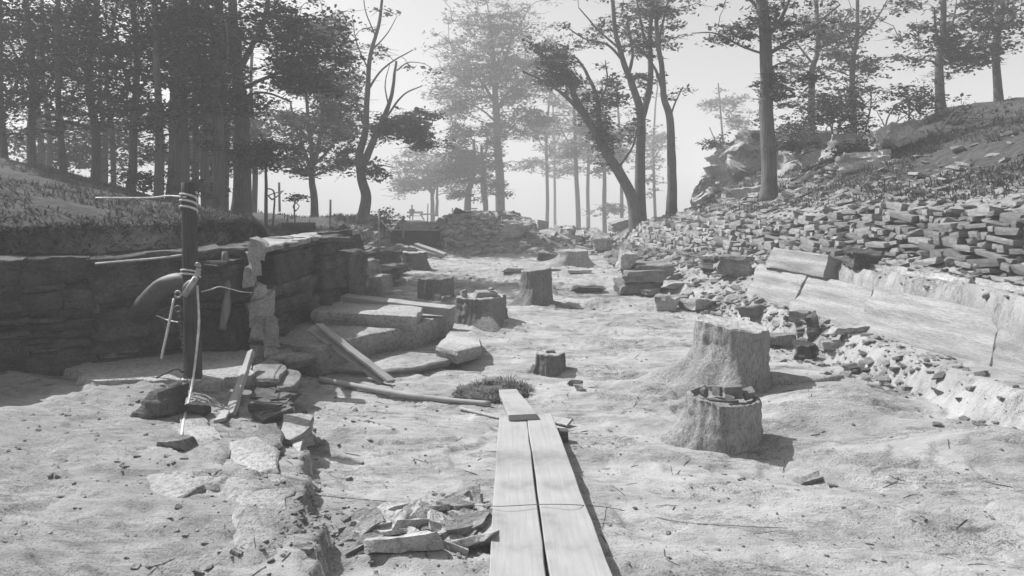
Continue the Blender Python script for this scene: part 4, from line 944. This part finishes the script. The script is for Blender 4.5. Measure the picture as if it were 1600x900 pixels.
def tree(label, Y, limbs, crowns, seed, leaf='leaf', bark='bark', n_per=46, leaf_size=.10, clump=.42, name='woodland_tree', depth=.8, group='trees round the pit', twigs=True, cat='tree'):
    """limbs: [(px points, r0 m, r1 m)], the first from the ground; crowns: [(cx,cy,rx,ry,n clumps)] in photo pixels at distance Y"""
    if Y >= 36: limbs = [(a, b * 1.55, c * 1.55) for a, b, c in limbs]; leaf_size *= 1.45; clump *= 1.5; Y *= 1.6
    r = random.Random(seed); nr = np.random.default_rng(seed)
    (bx_, by_) = limbs[0][0][0]; b0 = P(bx_, by_, Y); gz = H1(b0.x, b0.y); org = Vector((b0.x, b0.y, min(gz, b0.z + .6) - .12))
    t = thing(name, label, cat, org, group)
    items, nodes, nrad = [], [], []
    for k, (pp, r0, r1) in enumerate(limbs):
        sgn = r.uniform(-1, 1) * depth * (0 if k == 0 else 1.0); m_ = len(pp)
        pts = [Vector(P(x, y, Y)) + Vector((0, sgn * (j / max(1, m_ - 1)) * 1.2 + (.0 if j == 0 else r.uniform(-.06, .06)), 0)) for j, (x, y) in enumerate(pp)]
        if k == 0: pts[0].z = org.z
        c = curve(pts, 10 + 5 * m_); q = np.linspace(0, 1, len(c)); rad = lerp(r0, r1, q ** .9)
        rad = rad * (1 + .07 * fbm(q * 11, q * 0, seed * 1.3, 3, 3)); c[:, 0] += .25 * r0 * fbm(q * 7, q * 0, seed + k, 13, 2)
        if k == 0: rad = rad * (1 + .4 * np.exp(-q * 30))
        items.append((c - np.array(org), rad, 12 if r0 > .1 else 8))
        lo = .3 if k == 0 else .15
        for pt, rd in zip(c[int(len(c) * lo):], rad[int(len(c) * lo):]): nodes.append(pt); nrad.append(rd)
    nodes = np.array(nodes); nrad = np.array(nrad); cen, spr = [], []
    C = []
    for (cx, cy, rx, ry, n) in crowns:
        k = 0; n *= 1.45 if leaf == 'leaf_dark' else 1.8
        while k < n:
            x, y, z = r.gauss(0, .58), r.gauss(0, .58), r.gauss(0, .58)
            if x * x + y * y + z * z > 2.2: continue
            p = P(cx + x * rx, cy + y * ry, Y); p.y += z * max(rx, ry) * Y / F * .85
            if noise(p.x * .7, p.y * .7, p.z * 1.3 + seed, 77) < -.05: k += .2; continue
            C.append(p); k += 1
    if C:
        C = np.array([q[:] for q in C]); d0 = np.array([np.min(((nodes - q) ** 2).sum(1)) for q in C]); C = C[np.argsort(d0)]
        for q in C:
            dd = nodes - q; dist = np.sqrt((dd ** 2).sum(1)) + .45 * np.clip(dd[:, 2] + .1, 0, 9)
            j = int(np.argmin(dist)); a = nodes[j]; ra = min(nrad[j] * .55, .05); L = np.linalg.norm(q - a)
            if L < .05: continue
            m1 = a + (q - a) * .4 + np.array([r.uniform(-.1, .1) * L, r.uniform(-.1, .1) * L, .12 * L]); m2 = a + (q - a) * .75 + np.array([r.uniform(-.08, .08) * L, r.uniform(-.08, .08) * L, .10 * L])
            r_e = max(.006, .00042 * Y, min(.012, ra * .5)); ra = max(ra, r_e, min(.05, .012 * L + .006))
            c = np.array([a, m1, m2, q]); rad = np.array([ra, lerp(ra, r_e, .4), lerp(ra, r_e, .75), r_e * .7])
            items.append((c - np.array(org), rad, 5 if ra > .02 else 3))
            nodes = np.vstack([nodes, c[1:]]); nrad = np.concatenate([nrad, rad[1:]])
            cen.append(q); spr.append(clump * r.uniform(.65, 1.25))
            if twigs:
                for _ in range(3):
                    e = q + np.array([r.gauss(0, 1), r.gauss(0, 1), r.gauss(0, .35)]) * clump * .6
                    items.append((np.array([m2, (q + e) / 2, e]) - np.array(org), np.array([.007, .005, .003]) * max(1, Y / 16), 3))
    me = tubes('trunk', items); me.materials.append(MATS[bark]); link('trunk', me, None, t)
    if cen:
        me = leaf_mesh('crown', np.array(cen) - np.array(org), int(n_per * .5), np.array(spr) * 1.1, leaf_size, leaf, seed); link('crown', me, None, t)
    return t

W = 'trees of the dark wood on the left bank'
# left wood
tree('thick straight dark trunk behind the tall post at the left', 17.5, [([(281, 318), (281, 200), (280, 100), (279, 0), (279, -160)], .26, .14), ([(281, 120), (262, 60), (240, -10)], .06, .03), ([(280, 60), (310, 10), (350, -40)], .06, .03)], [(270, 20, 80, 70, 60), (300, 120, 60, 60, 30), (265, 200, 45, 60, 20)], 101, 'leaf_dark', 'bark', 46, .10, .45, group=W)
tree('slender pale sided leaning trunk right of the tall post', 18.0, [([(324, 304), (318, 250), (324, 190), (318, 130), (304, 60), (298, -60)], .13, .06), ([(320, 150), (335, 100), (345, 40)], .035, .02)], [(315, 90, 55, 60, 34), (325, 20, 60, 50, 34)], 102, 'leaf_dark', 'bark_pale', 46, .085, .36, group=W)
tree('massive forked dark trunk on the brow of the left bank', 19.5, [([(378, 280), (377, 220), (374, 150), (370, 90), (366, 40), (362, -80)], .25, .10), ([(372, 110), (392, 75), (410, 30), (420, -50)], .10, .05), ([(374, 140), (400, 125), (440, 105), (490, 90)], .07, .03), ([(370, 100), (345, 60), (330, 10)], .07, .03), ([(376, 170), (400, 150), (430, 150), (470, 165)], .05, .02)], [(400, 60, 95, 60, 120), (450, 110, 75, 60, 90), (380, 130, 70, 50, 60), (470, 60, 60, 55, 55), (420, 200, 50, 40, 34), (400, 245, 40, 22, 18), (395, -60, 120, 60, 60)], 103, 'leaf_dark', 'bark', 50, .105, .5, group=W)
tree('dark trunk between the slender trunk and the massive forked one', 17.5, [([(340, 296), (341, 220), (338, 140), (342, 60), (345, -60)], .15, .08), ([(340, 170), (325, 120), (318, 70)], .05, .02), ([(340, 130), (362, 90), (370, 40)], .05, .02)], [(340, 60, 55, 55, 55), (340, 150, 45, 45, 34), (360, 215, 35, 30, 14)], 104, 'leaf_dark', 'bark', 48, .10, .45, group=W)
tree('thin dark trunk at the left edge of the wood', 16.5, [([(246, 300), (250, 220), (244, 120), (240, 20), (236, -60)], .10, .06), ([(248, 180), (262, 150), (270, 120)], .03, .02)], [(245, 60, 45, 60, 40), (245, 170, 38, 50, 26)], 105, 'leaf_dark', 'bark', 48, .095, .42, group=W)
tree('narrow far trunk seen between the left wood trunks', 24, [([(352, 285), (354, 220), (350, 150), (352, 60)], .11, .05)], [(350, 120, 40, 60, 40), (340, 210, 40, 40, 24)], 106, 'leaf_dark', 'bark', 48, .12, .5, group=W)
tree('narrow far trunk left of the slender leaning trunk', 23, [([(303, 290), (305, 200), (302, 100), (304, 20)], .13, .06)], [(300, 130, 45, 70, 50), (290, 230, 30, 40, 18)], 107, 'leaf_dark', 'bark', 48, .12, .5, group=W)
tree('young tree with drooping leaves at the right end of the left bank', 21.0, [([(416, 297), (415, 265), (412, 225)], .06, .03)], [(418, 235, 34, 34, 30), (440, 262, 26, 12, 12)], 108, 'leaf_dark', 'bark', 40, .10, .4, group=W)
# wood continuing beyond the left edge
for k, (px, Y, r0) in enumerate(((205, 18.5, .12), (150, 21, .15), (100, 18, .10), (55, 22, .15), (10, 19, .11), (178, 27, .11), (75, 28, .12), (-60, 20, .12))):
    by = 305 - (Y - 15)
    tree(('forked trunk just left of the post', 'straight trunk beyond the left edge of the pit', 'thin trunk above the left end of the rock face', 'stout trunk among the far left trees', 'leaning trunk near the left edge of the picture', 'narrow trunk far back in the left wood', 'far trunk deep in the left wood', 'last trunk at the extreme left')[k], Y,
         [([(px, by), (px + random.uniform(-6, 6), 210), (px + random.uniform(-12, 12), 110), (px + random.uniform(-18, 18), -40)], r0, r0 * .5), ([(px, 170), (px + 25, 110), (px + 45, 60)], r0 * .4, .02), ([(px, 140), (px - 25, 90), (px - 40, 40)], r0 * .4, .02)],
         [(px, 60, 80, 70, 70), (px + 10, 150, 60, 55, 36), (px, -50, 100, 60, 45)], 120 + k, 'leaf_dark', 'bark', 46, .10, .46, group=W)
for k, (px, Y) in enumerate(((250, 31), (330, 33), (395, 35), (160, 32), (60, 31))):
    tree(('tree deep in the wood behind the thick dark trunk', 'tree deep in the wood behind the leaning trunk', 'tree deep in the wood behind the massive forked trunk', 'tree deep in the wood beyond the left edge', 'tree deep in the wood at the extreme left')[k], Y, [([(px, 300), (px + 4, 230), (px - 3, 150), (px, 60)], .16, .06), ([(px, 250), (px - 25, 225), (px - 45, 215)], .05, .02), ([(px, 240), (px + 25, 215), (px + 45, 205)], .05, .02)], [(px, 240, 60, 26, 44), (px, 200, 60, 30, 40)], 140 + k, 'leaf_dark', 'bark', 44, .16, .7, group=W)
# middle distance
tree('many stemmed upright tree with feathery leaves left of centre', 30, [([(493, 328), (490, 300), (487, 268), (486, 235), (480, 180), (478, 120)], .18, .05), ([(488, 262), (500, 225), (508, 180), (512, 130)], .12, .05), ([(487, 270), (474, 235), (462, 200), (452, 160)], .10, .04), ([(490, 258), (512, 235), (530, 205)], .08, .03), ([(488, 275), (510, 268), (538, 250)], .05, .02)], [(490, 130, 60, 60, 120), (470, 200, 48, 45, 60), (520, 190, 40, 55, 60), (455, 262, 34, 12, 16), (535, 255, 30, 16, 16), (490, 60, 55, 40, 50)], 130, 'leaf', 'bark', 46, .15, .6, group='trees at the far end of the pit')
tree('twisting dark forked tree with a tall bare top', 27, [([(566, 338), (570, 310), (565, 275), (562, 240), (572, 205), (574, 150), (578, 90), (592, 30), (600, -20)], .23, .04), ([(576, 110), (560, 70), (556, 30)], .035, .012), ([(580, 80), (604, 50), (618, 20)], .035, .012), ([(586, 55), (574, 20), (572, -20)], .03, .012), ([(620, 110), (640, 100), (668, 104)], .03, .01), ([(608, 170), (600, 130), (606, 95)], .035, .012), ([(566, 250), (545, 225), (530, 195)], .045, .015), ([(566, 270), (590, 258), (615, 262)], .035, .012), ([(565, 262), (578, 235), (590, 210), (604, 180), (618, 140), (622, 100)], .17, .04), ([(590, 212), (612, 195), (640, 188), (672, 190)], .11, .04), ([(575, 140), (592, 110), (612, 90), (640, 70)], .05, .02), ([(604, 182), (632, 150), (664, 138)], .05, .02), ([(572, 205), (560, 170), (548, 140)], .05, .02)], [(600, 195, 30, 18, 22), (650, 195, 48, 22, 70), (680, 215, 30, 20, 30), (575, 230, 20, 20, 8), (625, 90, 40, 22, 12), (648, 70, 22, 10, 6), (545, 150, 22, 26, 14), (585, 268, 30, 14, 10), (600, 60, 36, 30, 16), (565, 60, 20, 30, 8), (535, 215, 18, 26, 12), (560, 120, 24, 24, 10)], 131, 'leaf', 'bark', 48, .13, .5, group='trees at the far end of the pit')
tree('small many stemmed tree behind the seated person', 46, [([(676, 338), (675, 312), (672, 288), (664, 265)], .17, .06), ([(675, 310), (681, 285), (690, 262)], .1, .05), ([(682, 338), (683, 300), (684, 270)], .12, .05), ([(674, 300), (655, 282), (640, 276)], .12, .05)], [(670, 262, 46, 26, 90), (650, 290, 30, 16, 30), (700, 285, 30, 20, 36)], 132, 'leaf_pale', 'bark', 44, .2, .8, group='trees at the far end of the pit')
tree('dark bent tree left of the big straight tree', 36, [([(730, 340), (730, 312), (736, 288), (742, 262), (740, 220)], .22, .08), ([(738, 282), (726, 262), (716, 240)], .1, .05), ([(741, 265), (758, 240), (762, 210)], .09, .04)], [(730, 225, 38, 34, 76), (745, 260, 34, 26, 44), (708, 268, 26, 16, 20), (735, 302, 26, 8, 10)], 133, 'leaf', 'bark', 46, .16, .6, group='trees at the far end of the pit')
tree('thin dark twin stemmed tree touching the big straight tree', 37, [([(757, 345), (758, 310), (757, 280), (752, 230)], .17, .08), ([(760, 340), (753, 300), (752, 270)], .1, .05)], [(752, 235, 26, 30, 34), (770, 285, 26, 16, 16)], 134, 'leaf', 'bark', 46, .16, .6, group='trees at the far end of the pit')
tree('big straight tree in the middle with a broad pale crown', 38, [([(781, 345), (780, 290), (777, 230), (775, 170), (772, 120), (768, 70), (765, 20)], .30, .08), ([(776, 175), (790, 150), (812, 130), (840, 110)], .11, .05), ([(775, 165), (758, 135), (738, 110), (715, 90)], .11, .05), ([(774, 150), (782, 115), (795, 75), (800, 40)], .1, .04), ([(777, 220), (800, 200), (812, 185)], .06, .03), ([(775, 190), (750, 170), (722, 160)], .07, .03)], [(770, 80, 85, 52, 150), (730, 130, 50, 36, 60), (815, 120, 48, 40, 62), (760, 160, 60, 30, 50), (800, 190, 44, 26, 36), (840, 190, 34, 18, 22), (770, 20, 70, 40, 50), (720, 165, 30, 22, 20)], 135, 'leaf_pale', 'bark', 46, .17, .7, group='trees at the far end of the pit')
for k, (px, by, Y, r0, tx, lb, crs) in enumerate((
    (852, 352, 50, .17, 854, 'thin pale straight tree behind the upright stone', [(850, 200, 34, 24, 40), (838, 258, 40, 14, 18), (880, 262, 24, 10, 10)]),
    (907, 362, 44, .2, 898, 'pale slightly bowed tree in the bright gap', [(905, 215, 40, 26, 44), (880, 240, 26, 14, 14), (900, 150, 40, 30, 36)]),
    (922, 362, 52, .18, 920, 'thin wavy tree just right of the bowed tree', [(925, 235, 26, 30, 30), (918, 190, 26, 26, 24)]),
    (946, 366, 42, .17, 944, 'straight thin tree left of the leaning tree', [(945, 330, 22, 10, 12), (948, 200, 36, 30, 40), (940, 250, 24, 16, 14)]),
    (971, 350, 46, .15, 968, 'faint thin trunk just left of the leaning tree', [(968, 240, 30, 30, 34)]),
    (1028, 335, 50, .14, 1022, 'faint slim tree between the twin trees and the lone trunk', [(1022, 250, 24, 40, 26), (1035, 215, 26, 14, 12)]),
    (868, 366, 62, .16, 866, 'faintest far tree in the bright gap', [(868, 250, 28, 34, 30)]),
    (1132, 225, 42, .12, 1128, 'faint bare sapling behind the crag on the right', [(1128, 165, 26, 20, 18), (1150, 180, 20, 16, 12)]))):
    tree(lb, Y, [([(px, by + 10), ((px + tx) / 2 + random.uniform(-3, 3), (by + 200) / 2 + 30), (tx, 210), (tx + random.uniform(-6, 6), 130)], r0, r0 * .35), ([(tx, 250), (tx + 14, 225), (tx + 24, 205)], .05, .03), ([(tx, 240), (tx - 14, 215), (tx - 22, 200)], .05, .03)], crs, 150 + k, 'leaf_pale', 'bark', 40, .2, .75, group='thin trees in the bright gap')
# the leaning tree, its upright twin, the lone trunk
tree('dark tree leaning far to the left over the gap', 25.5, [([(996, 352), (988, 312), (970, 275), (945, 235), (922, 195), (900, 155), (884, 120), (862, 95), (835, 80)], .24, .05), ([(945, 232), (938, 190), (934, 150), (920, 110), (905, 85)], .13, .04), ([(915, 182), (880, 150), (850, 132), (815, 118)], .09, .03), ([(936, 165), (948, 130), (945, 95)], .05, .02), ([(965, 265), (985, 230), (990, 190)], .05, .02)], [(930, 140, 34, 44, 56), (900, 120, 34, 26, 30), (860, 110, 34, 24, 26), (940, 210, 16, 34, 22), (890, 95, 26, 14, 12), (840, 80, 30, 16, 14)], 170, 'leaf', 'bark', 44, .12, .42, group='trees at the right of the gap')
tree('upright forked tree sharing its foot with the leaning tree', 26, [([(1000, 352), (1001, 300), (1001, 245), (1002, 185), (990, 140), (976, 95), (962, 45), (955, -30)], .24, .06), ([(1001, 195), (1014, 150), (1020, 105), (1022, 50), (1028, -20)], .15, .06), ([(996, 160), (985, 120), (992, 80), (985, 30)], .09, .04), ([(978, 100), (950, 70), (915, 60), (885, 40)], .06, .02), ([(1006, 60), (1000, 20), (990, -30)], .05, .03), ([(972, 80), (935, 45), (905, 10)], .05, .02)], [(985, 40, 55, 50, 40), (960, 10, 60, 30, 26), (1020, 40, 40, 40, 30), (905, 55, 34, 16, 12), (1000, 110, 30, 30, 12), (990, 200, 16, 40, 10)], 171, 'leaf', 'bark', 40, .11, .4, group='trees at the right of the gap')
tree('lone smooth trunk bending left at the foot of the right bank', 25, [([(1050, 340), (1051, 290), (1049, 240), (1046, 185), (1038, 150), (1034, 100), (1026, 40), (1030, -40)], .20, .06), ([(1047, 185), (1056, 160), (1068, 135)], .04, .02), ([(1038, 150), (1028, 110), (1010, 80), (990, 55)], .07, .03), ([(1030, 60), (1042, 20), (1055, -20)], .05, .03)], [(1030, 20, 50, 40, 30), (1010, 70, 36, 20, 12), (1060, 130, 24, 18, 6)], 172, 'leaf', 'bark', 40, .11, .4, group='trees at the right of the gap')
# on the right bank
tree('big ivy flecked trunk standing on the right bank', 17.6, [([(1203, 292), (1202, 230), (1197, 170), (1196, 110), (1195, 50), (1188, -20), (1184, -120)], .20, .12), ([(1200, 85), (1225, 70), (1255, 50), (1290, 20)], .06, .02), ([(1198, 60), (1215, 30), (1222, 0)], .06, .03), ([(1195, 85), (1160, 70), (1120, 50), (1085, 48)], .035, .012), ([(1198, 110), (1230, 95), (1262, 100)], .03, .012), ([(1192, 20), (1170, -10), (1150, -40)], .05, .03)], [(1165, 45, 36, 20, 16), (1250, 45, 44, 30, 26), (1230, 15, 50, 24, 24), (1130, 60, 30, 12, 6), (1204, 170, 14, 50, 26), (1205, 130, 12, 30, 12), (1160, -40, 90, 40, 30), (1250, 120, 36, 20, 12)], 180, 'leaf', 'bark', 44, .085, .28, group='trees on the right bank')
for k, (px, by, Y, r0, lb, crs) in enumerate((
    (1272, 172, 27, .15, 'slim tree on the skyline of the right bank', [(1280, 40, 50, 40, 44), (1265, 110, 40, 30, 22), (1250, 150, 30, 14, 10)]),
    (1335, 152, 26, .12, 'thin tree on the skyline at the upper right', [(1325, 60, 40, 40, 36), (1340, 110, 34, 26, 20)]),
    (1470, 150, 21, .15, 'stout tree high on the bank at the far right', [(1470, 20, 80, 70, 70), (1500, 80, 50, 30, 24)]),
    (1560, 120, 22, .13, 'last tree at the extreme right of the bank', [(1560, 20, 70, 70, 60), (1540, 70, 40, 30, 20)]))):
    tree(lb, Y, [([(px, by), (px - 3, by - 50), (px + 5, by - 100), (px + 2, -60)], r0, r0 * .4), ([(px, by - 70), (px - 22, by - 100), (px - 40, by - 125)], .05, .02), ([(px + 4, by - 90), (px + 28, by - 120), (px + 40, by - 150)], .05, .02)], crs, 185 + k, 'leaf', 'bark', 42, .12, .45, group='trees on the right bank')

# ------------------------------------------------------------------ shrubs, crag, grass
def shrub(label, px, py, Y, rx, ry, n, seed, leaf='leaf_dark', size=.08, clump=.3):
    g = P(px, py, Y); 
    limbs = [([(px, py), (px + random.uniform(-.3, .3) * rx, py - ry * .6), (px + random.uniform(-.6, .6) * rx, py - ry * 1.3)], .03, .015)]
    for k in range(3): limbs.append(([(px, py), (px + random.uniform(-.5, .5) * rx, py - ry * .5), (px + random.uniform(-.9, .9) * rx, py - ry)], .02, .01))
    return tree(label, Y, limbs, [(px, py - ry * .75, rx, ry, n)], seed, leaf, 'bark', 46, size, clump, 'shrub', .3, 'shrubs on the banks', False, 'shrub')
shrub('large dark bush on the brow of the right bank', 1310, 222, 19.5, 46, 44, 80, 201)
shrub('dark bush beyond the right end of the brow', 1385, 215, 18.5, 40, 40, 60, 202)
shrub('small bush on top of the pale crag', 1122, 232, 26.2, 20, 14, 18, 203, 'leaf')
shrub('bush right of the ivy flecked trunk', 1240, 215, 22, 26, 20, 26, 204, 'leaf')
shrub('low bush under the slim skyline tree', 1275, 195, 23, 24, 16, 22, 205, 'leaf')
shrub('scrubby bush at the back left by the stay', 600, 352, 25.5, 22, 14, 26, 206, 'leaf')
shrub('leafy sapling on the gap side of the left bank', 462, 330, 23, 12, 16, 6, 207, 'leaf', .09, .25)
shrub('bush at the end of the left bank under the young tree', 425, 312, 18.6, 22, 14, 22, 208)
shrub('undergrowth bush below the left wood trunks', 300, 305, 18, 44, 20, 30, 209)
shrub('undergrowth bush at the left edge of the wood', 225, 300, 17, 40, 22, 30, 210)
shrub('bush far up the right bank', 1480, 230, 17, 60, 40, 60, 211)
shrub('dark brush on the right bank behind the ivy flecked trunk', 1255, 250, 19, 40, 18, 40, 212)
shrub('dark brush at the top right of the bank', 1420, 180, 20, 50, 30, 50, 213)
shrub('dark brush on the bank above the near end of the wall', 1340, 255, 17, 36, 16, 30, 214)
shrub('low brush at the right side of the pale crag', 1235, 265, 22, 24, 12, 20, 215, 'leaf')
crag = thing('pale_crag', 'pale broken crag on the skyline of the right bank', 'crag', P(1160, 268, 26)); cb = Vector(crag.location)
for k, (px, py, w, d, h, rz) in enumerate(((1118, 268, 1.1, .9, .7, .2), (1145, 262, 1.4, 1.2, 1.0, .0), (1172, 258, 1.5, 1.2, 1.1, -.3), (1200, 250, 1.3, 1.0, 1.0, .4), (1155, 232, 1.4, 1.0, .7, .1), (1185, 222, 1.3, 1.0, .7, -.2), (1125, 245, .9, .8, .6, .5), (1210, 228, .9, .8, .6, .2))):
    q = P(px, py, 26); q.z = H1(q.x, q.y) + h * .28 + (.75 if k in (4, 5, 7) else 0)
    rock_block('crag_block', q - cb, (w * 1.25, d * 1.2, h * 1.15), rz + .3, (random.uniform(-.6, -.25), random.uniform(-.4, .0)), 640 + k, .16, 'crag_stone', crag, 10, .6, .22)
q = P(1186, 199, 25.6); q.z = H1(q.x, q.y) + 1.35
rock_block('cap_slab', q - cb, (.75, .6, .22), .1, (0, 0), 660, .04, 'shale_dark', crag, 5)
for k, (px, py, Y, w, h, lb) in enumerate(((1228, 258, 21, .9, .6, 'pale boulder just right of the ivy flecked trunk'), (1252, 232, 22, 1.1, .7, 'pale boulder below the bush on the right bank'), (1282, 262, 19, .8, .45, 'flat boulder below the large dark bush'), (1322, 240, 18, .9, .6, 'boulder under the right side of the large dark bush'), (1352, 275, 16, .8, .4, 'flat boulder above the near end of the stone wall'), (1262, 208, 24, 1.2, .8, 'boulder on the brow left of the slim skyline tree'), (1300, 190, 24, 1.2, .8, 'boulder on the brow right of the slim skyline tree'), (1170, 285, 20, .7, .4, 'boulder left of the foot of the ivy flecked trunk'), (1400, 250, 17, 1.0, .6, 'boulder beside the brush at the far right'))):
    g = P(px, py, Y); g.z = H1(g.x, g.y) + h * .2
    tag(rock_block('hillside_boulder', g, (w, w * .8, h), random.uniform(-.6, .6), (random.uniform(-.5, -.1), random.uniform(-.3, .2)), 720 + k, .13, 'crag_stone' if k % 3 else 'boulder', None, 8, .6, .22), lb, 'boulder')
shrub('bushy cover on the crest right of the slim skyline tree', 1300, 180, 23, 34, 24, 34, 216)
shrub('bushy cover on the crest at the upper right corner', 1350, 165, 22, 36, 28, 40, 217)
shrub('bush among the boulders left of the large dark bush', 1262, 240, 20.5, 24, 18, 26, 218, 'leaf')
o = rock_block('dark_boulder', P(972, 350, 26.5), (1.0, .7, .36), .2, (0, -.25), 661, .08, 'boulder', None, 6); tag(o, 'dark boulder left of the foot of the leaning tree', 'boulder')
o = rock_block('mossy_mound', P(760, 340, 28.6), (2.6, 1.2, .5), 0, (0, .05), 662, .25, 'dirt', None, 9); tag(o, 'dark mossy hump on top of the spoil mound', 'mound')
o = rock_block('rounded_boulder', P(808, 352, 28.2), (1.3, 1.0, .75), 0, (0, .2), 663, .25, 'boulder', None, 9); tag(o, 'rounded grey hump right of the mossy hump', 'boulder')

def land_blades(name, n, fn, m, ln, seed, label, cat, wd=.006, lay=.9):
    r = np.random.default_rng(seed); X, Y = fn(r, n); Z = hgt(X, Y) - .01
    me = blades(name, np.stack([X, Y, Z], 1), len(X), m, ln, seed, wd, lay); return tag(link(name, me, None), label, cat, kind='stuff')
def fl_left(r, n):
    Y = r.uniform(5.5, 24, n); t = .85 + 11 * r.random(n) ** 1.5; X = Xl(Y) - t
    k = (t > np.interp(Y, [0, 8, 10, 12, 14, 18], [.9, .8, .75, 1.4, 1.2, 1.0])) & (noise(X * 1.3, Y * 1.3, 0, 5) > -.35); return X[k], Y[k]
land_blades('bank_grass', 80000, fl_left, 'grass', (.04, .16), 51, 'dark grass and leaf litter on the wooded left bank', 'grass', .006, .7)
def fl_right(r, n):
    Y = r.uniform(9.5, 29, n); s = np.abs(r.normal(0, 3.4, n)) + .9; X = Xr(Y) + swall(Y) + s; k = noise(X * .9, Y * .9, 0, 6) > -.25; return X[k], Y[k]
def fl_fringe(r, n):
    Y = r.uniform(4.5, 13, n); tl = np.interp(Y, [0, 8, 10, 12, 14, 18], [.9, .8, .75, 1.4, 2.0, 2.0]) + .12 * fbm(Y * 1.2, Y * 0, 0, 66, 2); return Xl(Y) - tl - r.normal(.10, .10, n), Y
land_blades('turf_fringe', 26000, fl_fringe, 'grass', (.05, .17), 55, 'ragged turf hanging over the ledge above the rock face', 'grass', .006, .1)
land_blades('slope_grass', 42000, fl_right, 'grass', (.06, .24), 52, 'rough grass on the slope above the stone wall', 'grass', .010, .8)
def fl_back(r, n):
    Y = r.uniform(25.5, 36, n); X = r.uniform(-14, 6, n); k = noise(X * .8, Y * .8, 0, 8) > -.2; return X[k], Y[k]
land_blades('end_grass', 26000, fl_back, 'grass', (.06, .22), 53, 'tufts of grass on the mounds at the far end', 'grass', .012, .8)
def fl_bl(r, n):
    Y = r.uniform(13, 26, n); t = r.uniform(.1, 4, n); X = Xl(Y) - t; k = noise(X * 1.2, Y * 1.2, 0, 18) > -.1; return X[k], Y[k]
land_blades('verge_grass', 16000, fl_bl, 'grass', (.05, .16), 54, 'grass along the far left side of the pit', 'grass', .008, .8)

# ------------------------------------------------------------------ far seat and its sitter
SY = 66.0
g0 = P(648, 342, SY); gz = H1(g0.x, g0.y)
bench = thing('park_bench', 'plain far bench with a person sitting on it', 'bench', (g0.x, g0.y, gz))
plank('seat', Vector((-.75, 0, .46)), Vector((.75, 0, .46)), .38, .38, .05, 'plank_grey', bench)
plank('backrest', Vector((-.75, .2, .85)), Vector((.75, .2, .85)), .04, .04, .2, 'plank_grey', bench)
for sx in (-.6, .6):
    for sy in (-.14, .18):
        plank('leg', Vector((sx, sy, 0)), Vector((sx, sy, .42 if sy < 0 else .85)), .06, .06, .06, 'plank_grey', bench)
person = thing('person', 'person in dark clothes sitting on the far bench', 'person', (g0.x - .25, g0.y - .02, gz))
def skinned(name, verts, edges, m, parent, sub=2, root=0):
    me = bpy.data.meshes.new(name); me.from_pydata([v[0] for v in verts], edges, []); o = link(name, me, m, parent)
    md = o.modifiers.new('skin', 'SKIN'); md.use_smooth_shade = True
    for i, v in enumerate(verts):
        s = me.skin_vertices[0].data[i]; s.radius = v[1] if isinstance(v[1], tuple) else (v[1], v[1]); s.use_root = (i == root)
    o.modifiers.new('subsurf', 'SUBSURF').levels = sub; o.modifiers['subsurf'].render_levels = sub; return o
pv_ = [((0, .02, .56), (.17, .13)), ((0, .03, .78), (.15, .11)), ((0, .02, 1.0), (.19, .12)), ((0, .0, 1.10), (.06, .06)), ((0, -.02, 1.18), (.065, .07)), ((0, -.03, 1.28), (.085, .1)), ((0, -.03, 1.36), (.07, .08)),
       ((.19, .0, 1.02), .06), ((.25, -.06, .80), .05), ((.16, -.26, .68), .035), ((.12, -.33, .66), .04), ((-.19, .0, 1.02), .06), ((-.25, -.06, .80), .05), ((-.16, -.26, .68), .035), ((-.12, -.33, .66), .04),
       ((.10, -.05, .55), .09), ((.13, -.44, .53), .065), ((.13, -.46, .10), .045), ((.14, -.62, .04), .04), ((-.10, -.05, .55), .09), ((-.13, -.44, .53), .065), ((-.13, -.46, .10), .045), ((-.14, -.62, .04), .04)]
skinned('body', pv_, [(0, 1), (1, 2), (2, 3), (3, 4), (4, 5), (5, 6), (2, 7), (7, 8), (8, 9), (9, 10), (2, 11), (11, 12), (12, 13), (13, 14), (0, 15), (15, 16), (16, 17), (17, 18), (0, 19), (19, 20), (20, 21), (21, 22)], 'cloth_dark', person)
bm = bmesh.new(); bmesh.ops.create_uvsphere(bm, u_segments=16, v_segments=10, radius=.1)
for v in bm.verts:
    v.co.z = max(v.co.z, -.02) * .9
    if v.co.z < 0: v.co.x *= 1.35; v.co.y *= 1.45
link('cap', bm_mesh('cap', bm, True), 'cloth_dark', person, Vector((0, -.03, 1.37)))
# low far railing right of the seat
rl = thing('far_railing', 'low wooden trestle rail between the seated person and the spoil mound', 'railing', (P(660, 342, 50).x, 50, H1(P(660, 342, 50).x, 50))); rbs = Vector(rl.location)
for px in (657, 664, 678): 
    a = P(px, 343, 50) - rbs; plank('post', a, Vector((a.x, 0, (P(px, 334, 50) - rbs).z)), .1, .1, .1, 'plank_grey', rl)
plank('rail', P(656, 334, 50) - rbs, P(683, 333, 50) - rbs, .14, .14, .1, 'plank_grey', rl)
plank('brace', P(658, 335, 50) - rbs, P(664, 344, 50) - rbs, .1, .1, .08, 'plank_grey', rl)
r2 = thing('far_gate', 'small open wooden frame by the foot of the big straight tree', 'frame', (P(741, 336, 34).x, 34, P(741, 336, 34).z)); rbs = Vector(r2.location)
for px in (736, 745):
    plank('post', P(px, 340, 34) - rbs, P(px, 324, 34) - rbs, .07, .07, .07, 'plank_grey', r2)
for py in (325, 331): plank('rail', P(735, py, 34) - rbs + Vector((0, -.08, 0)), P(746, py, 34) - rbs + Vector((0, -.08, 0)), .05, .05, .06, 'plank_grey', r2)
print('objects', len(bpy.data.objects), 'tris', sum(len(o.data.polygons) for o in bpy.data.objects if o.type == 'MESH'))
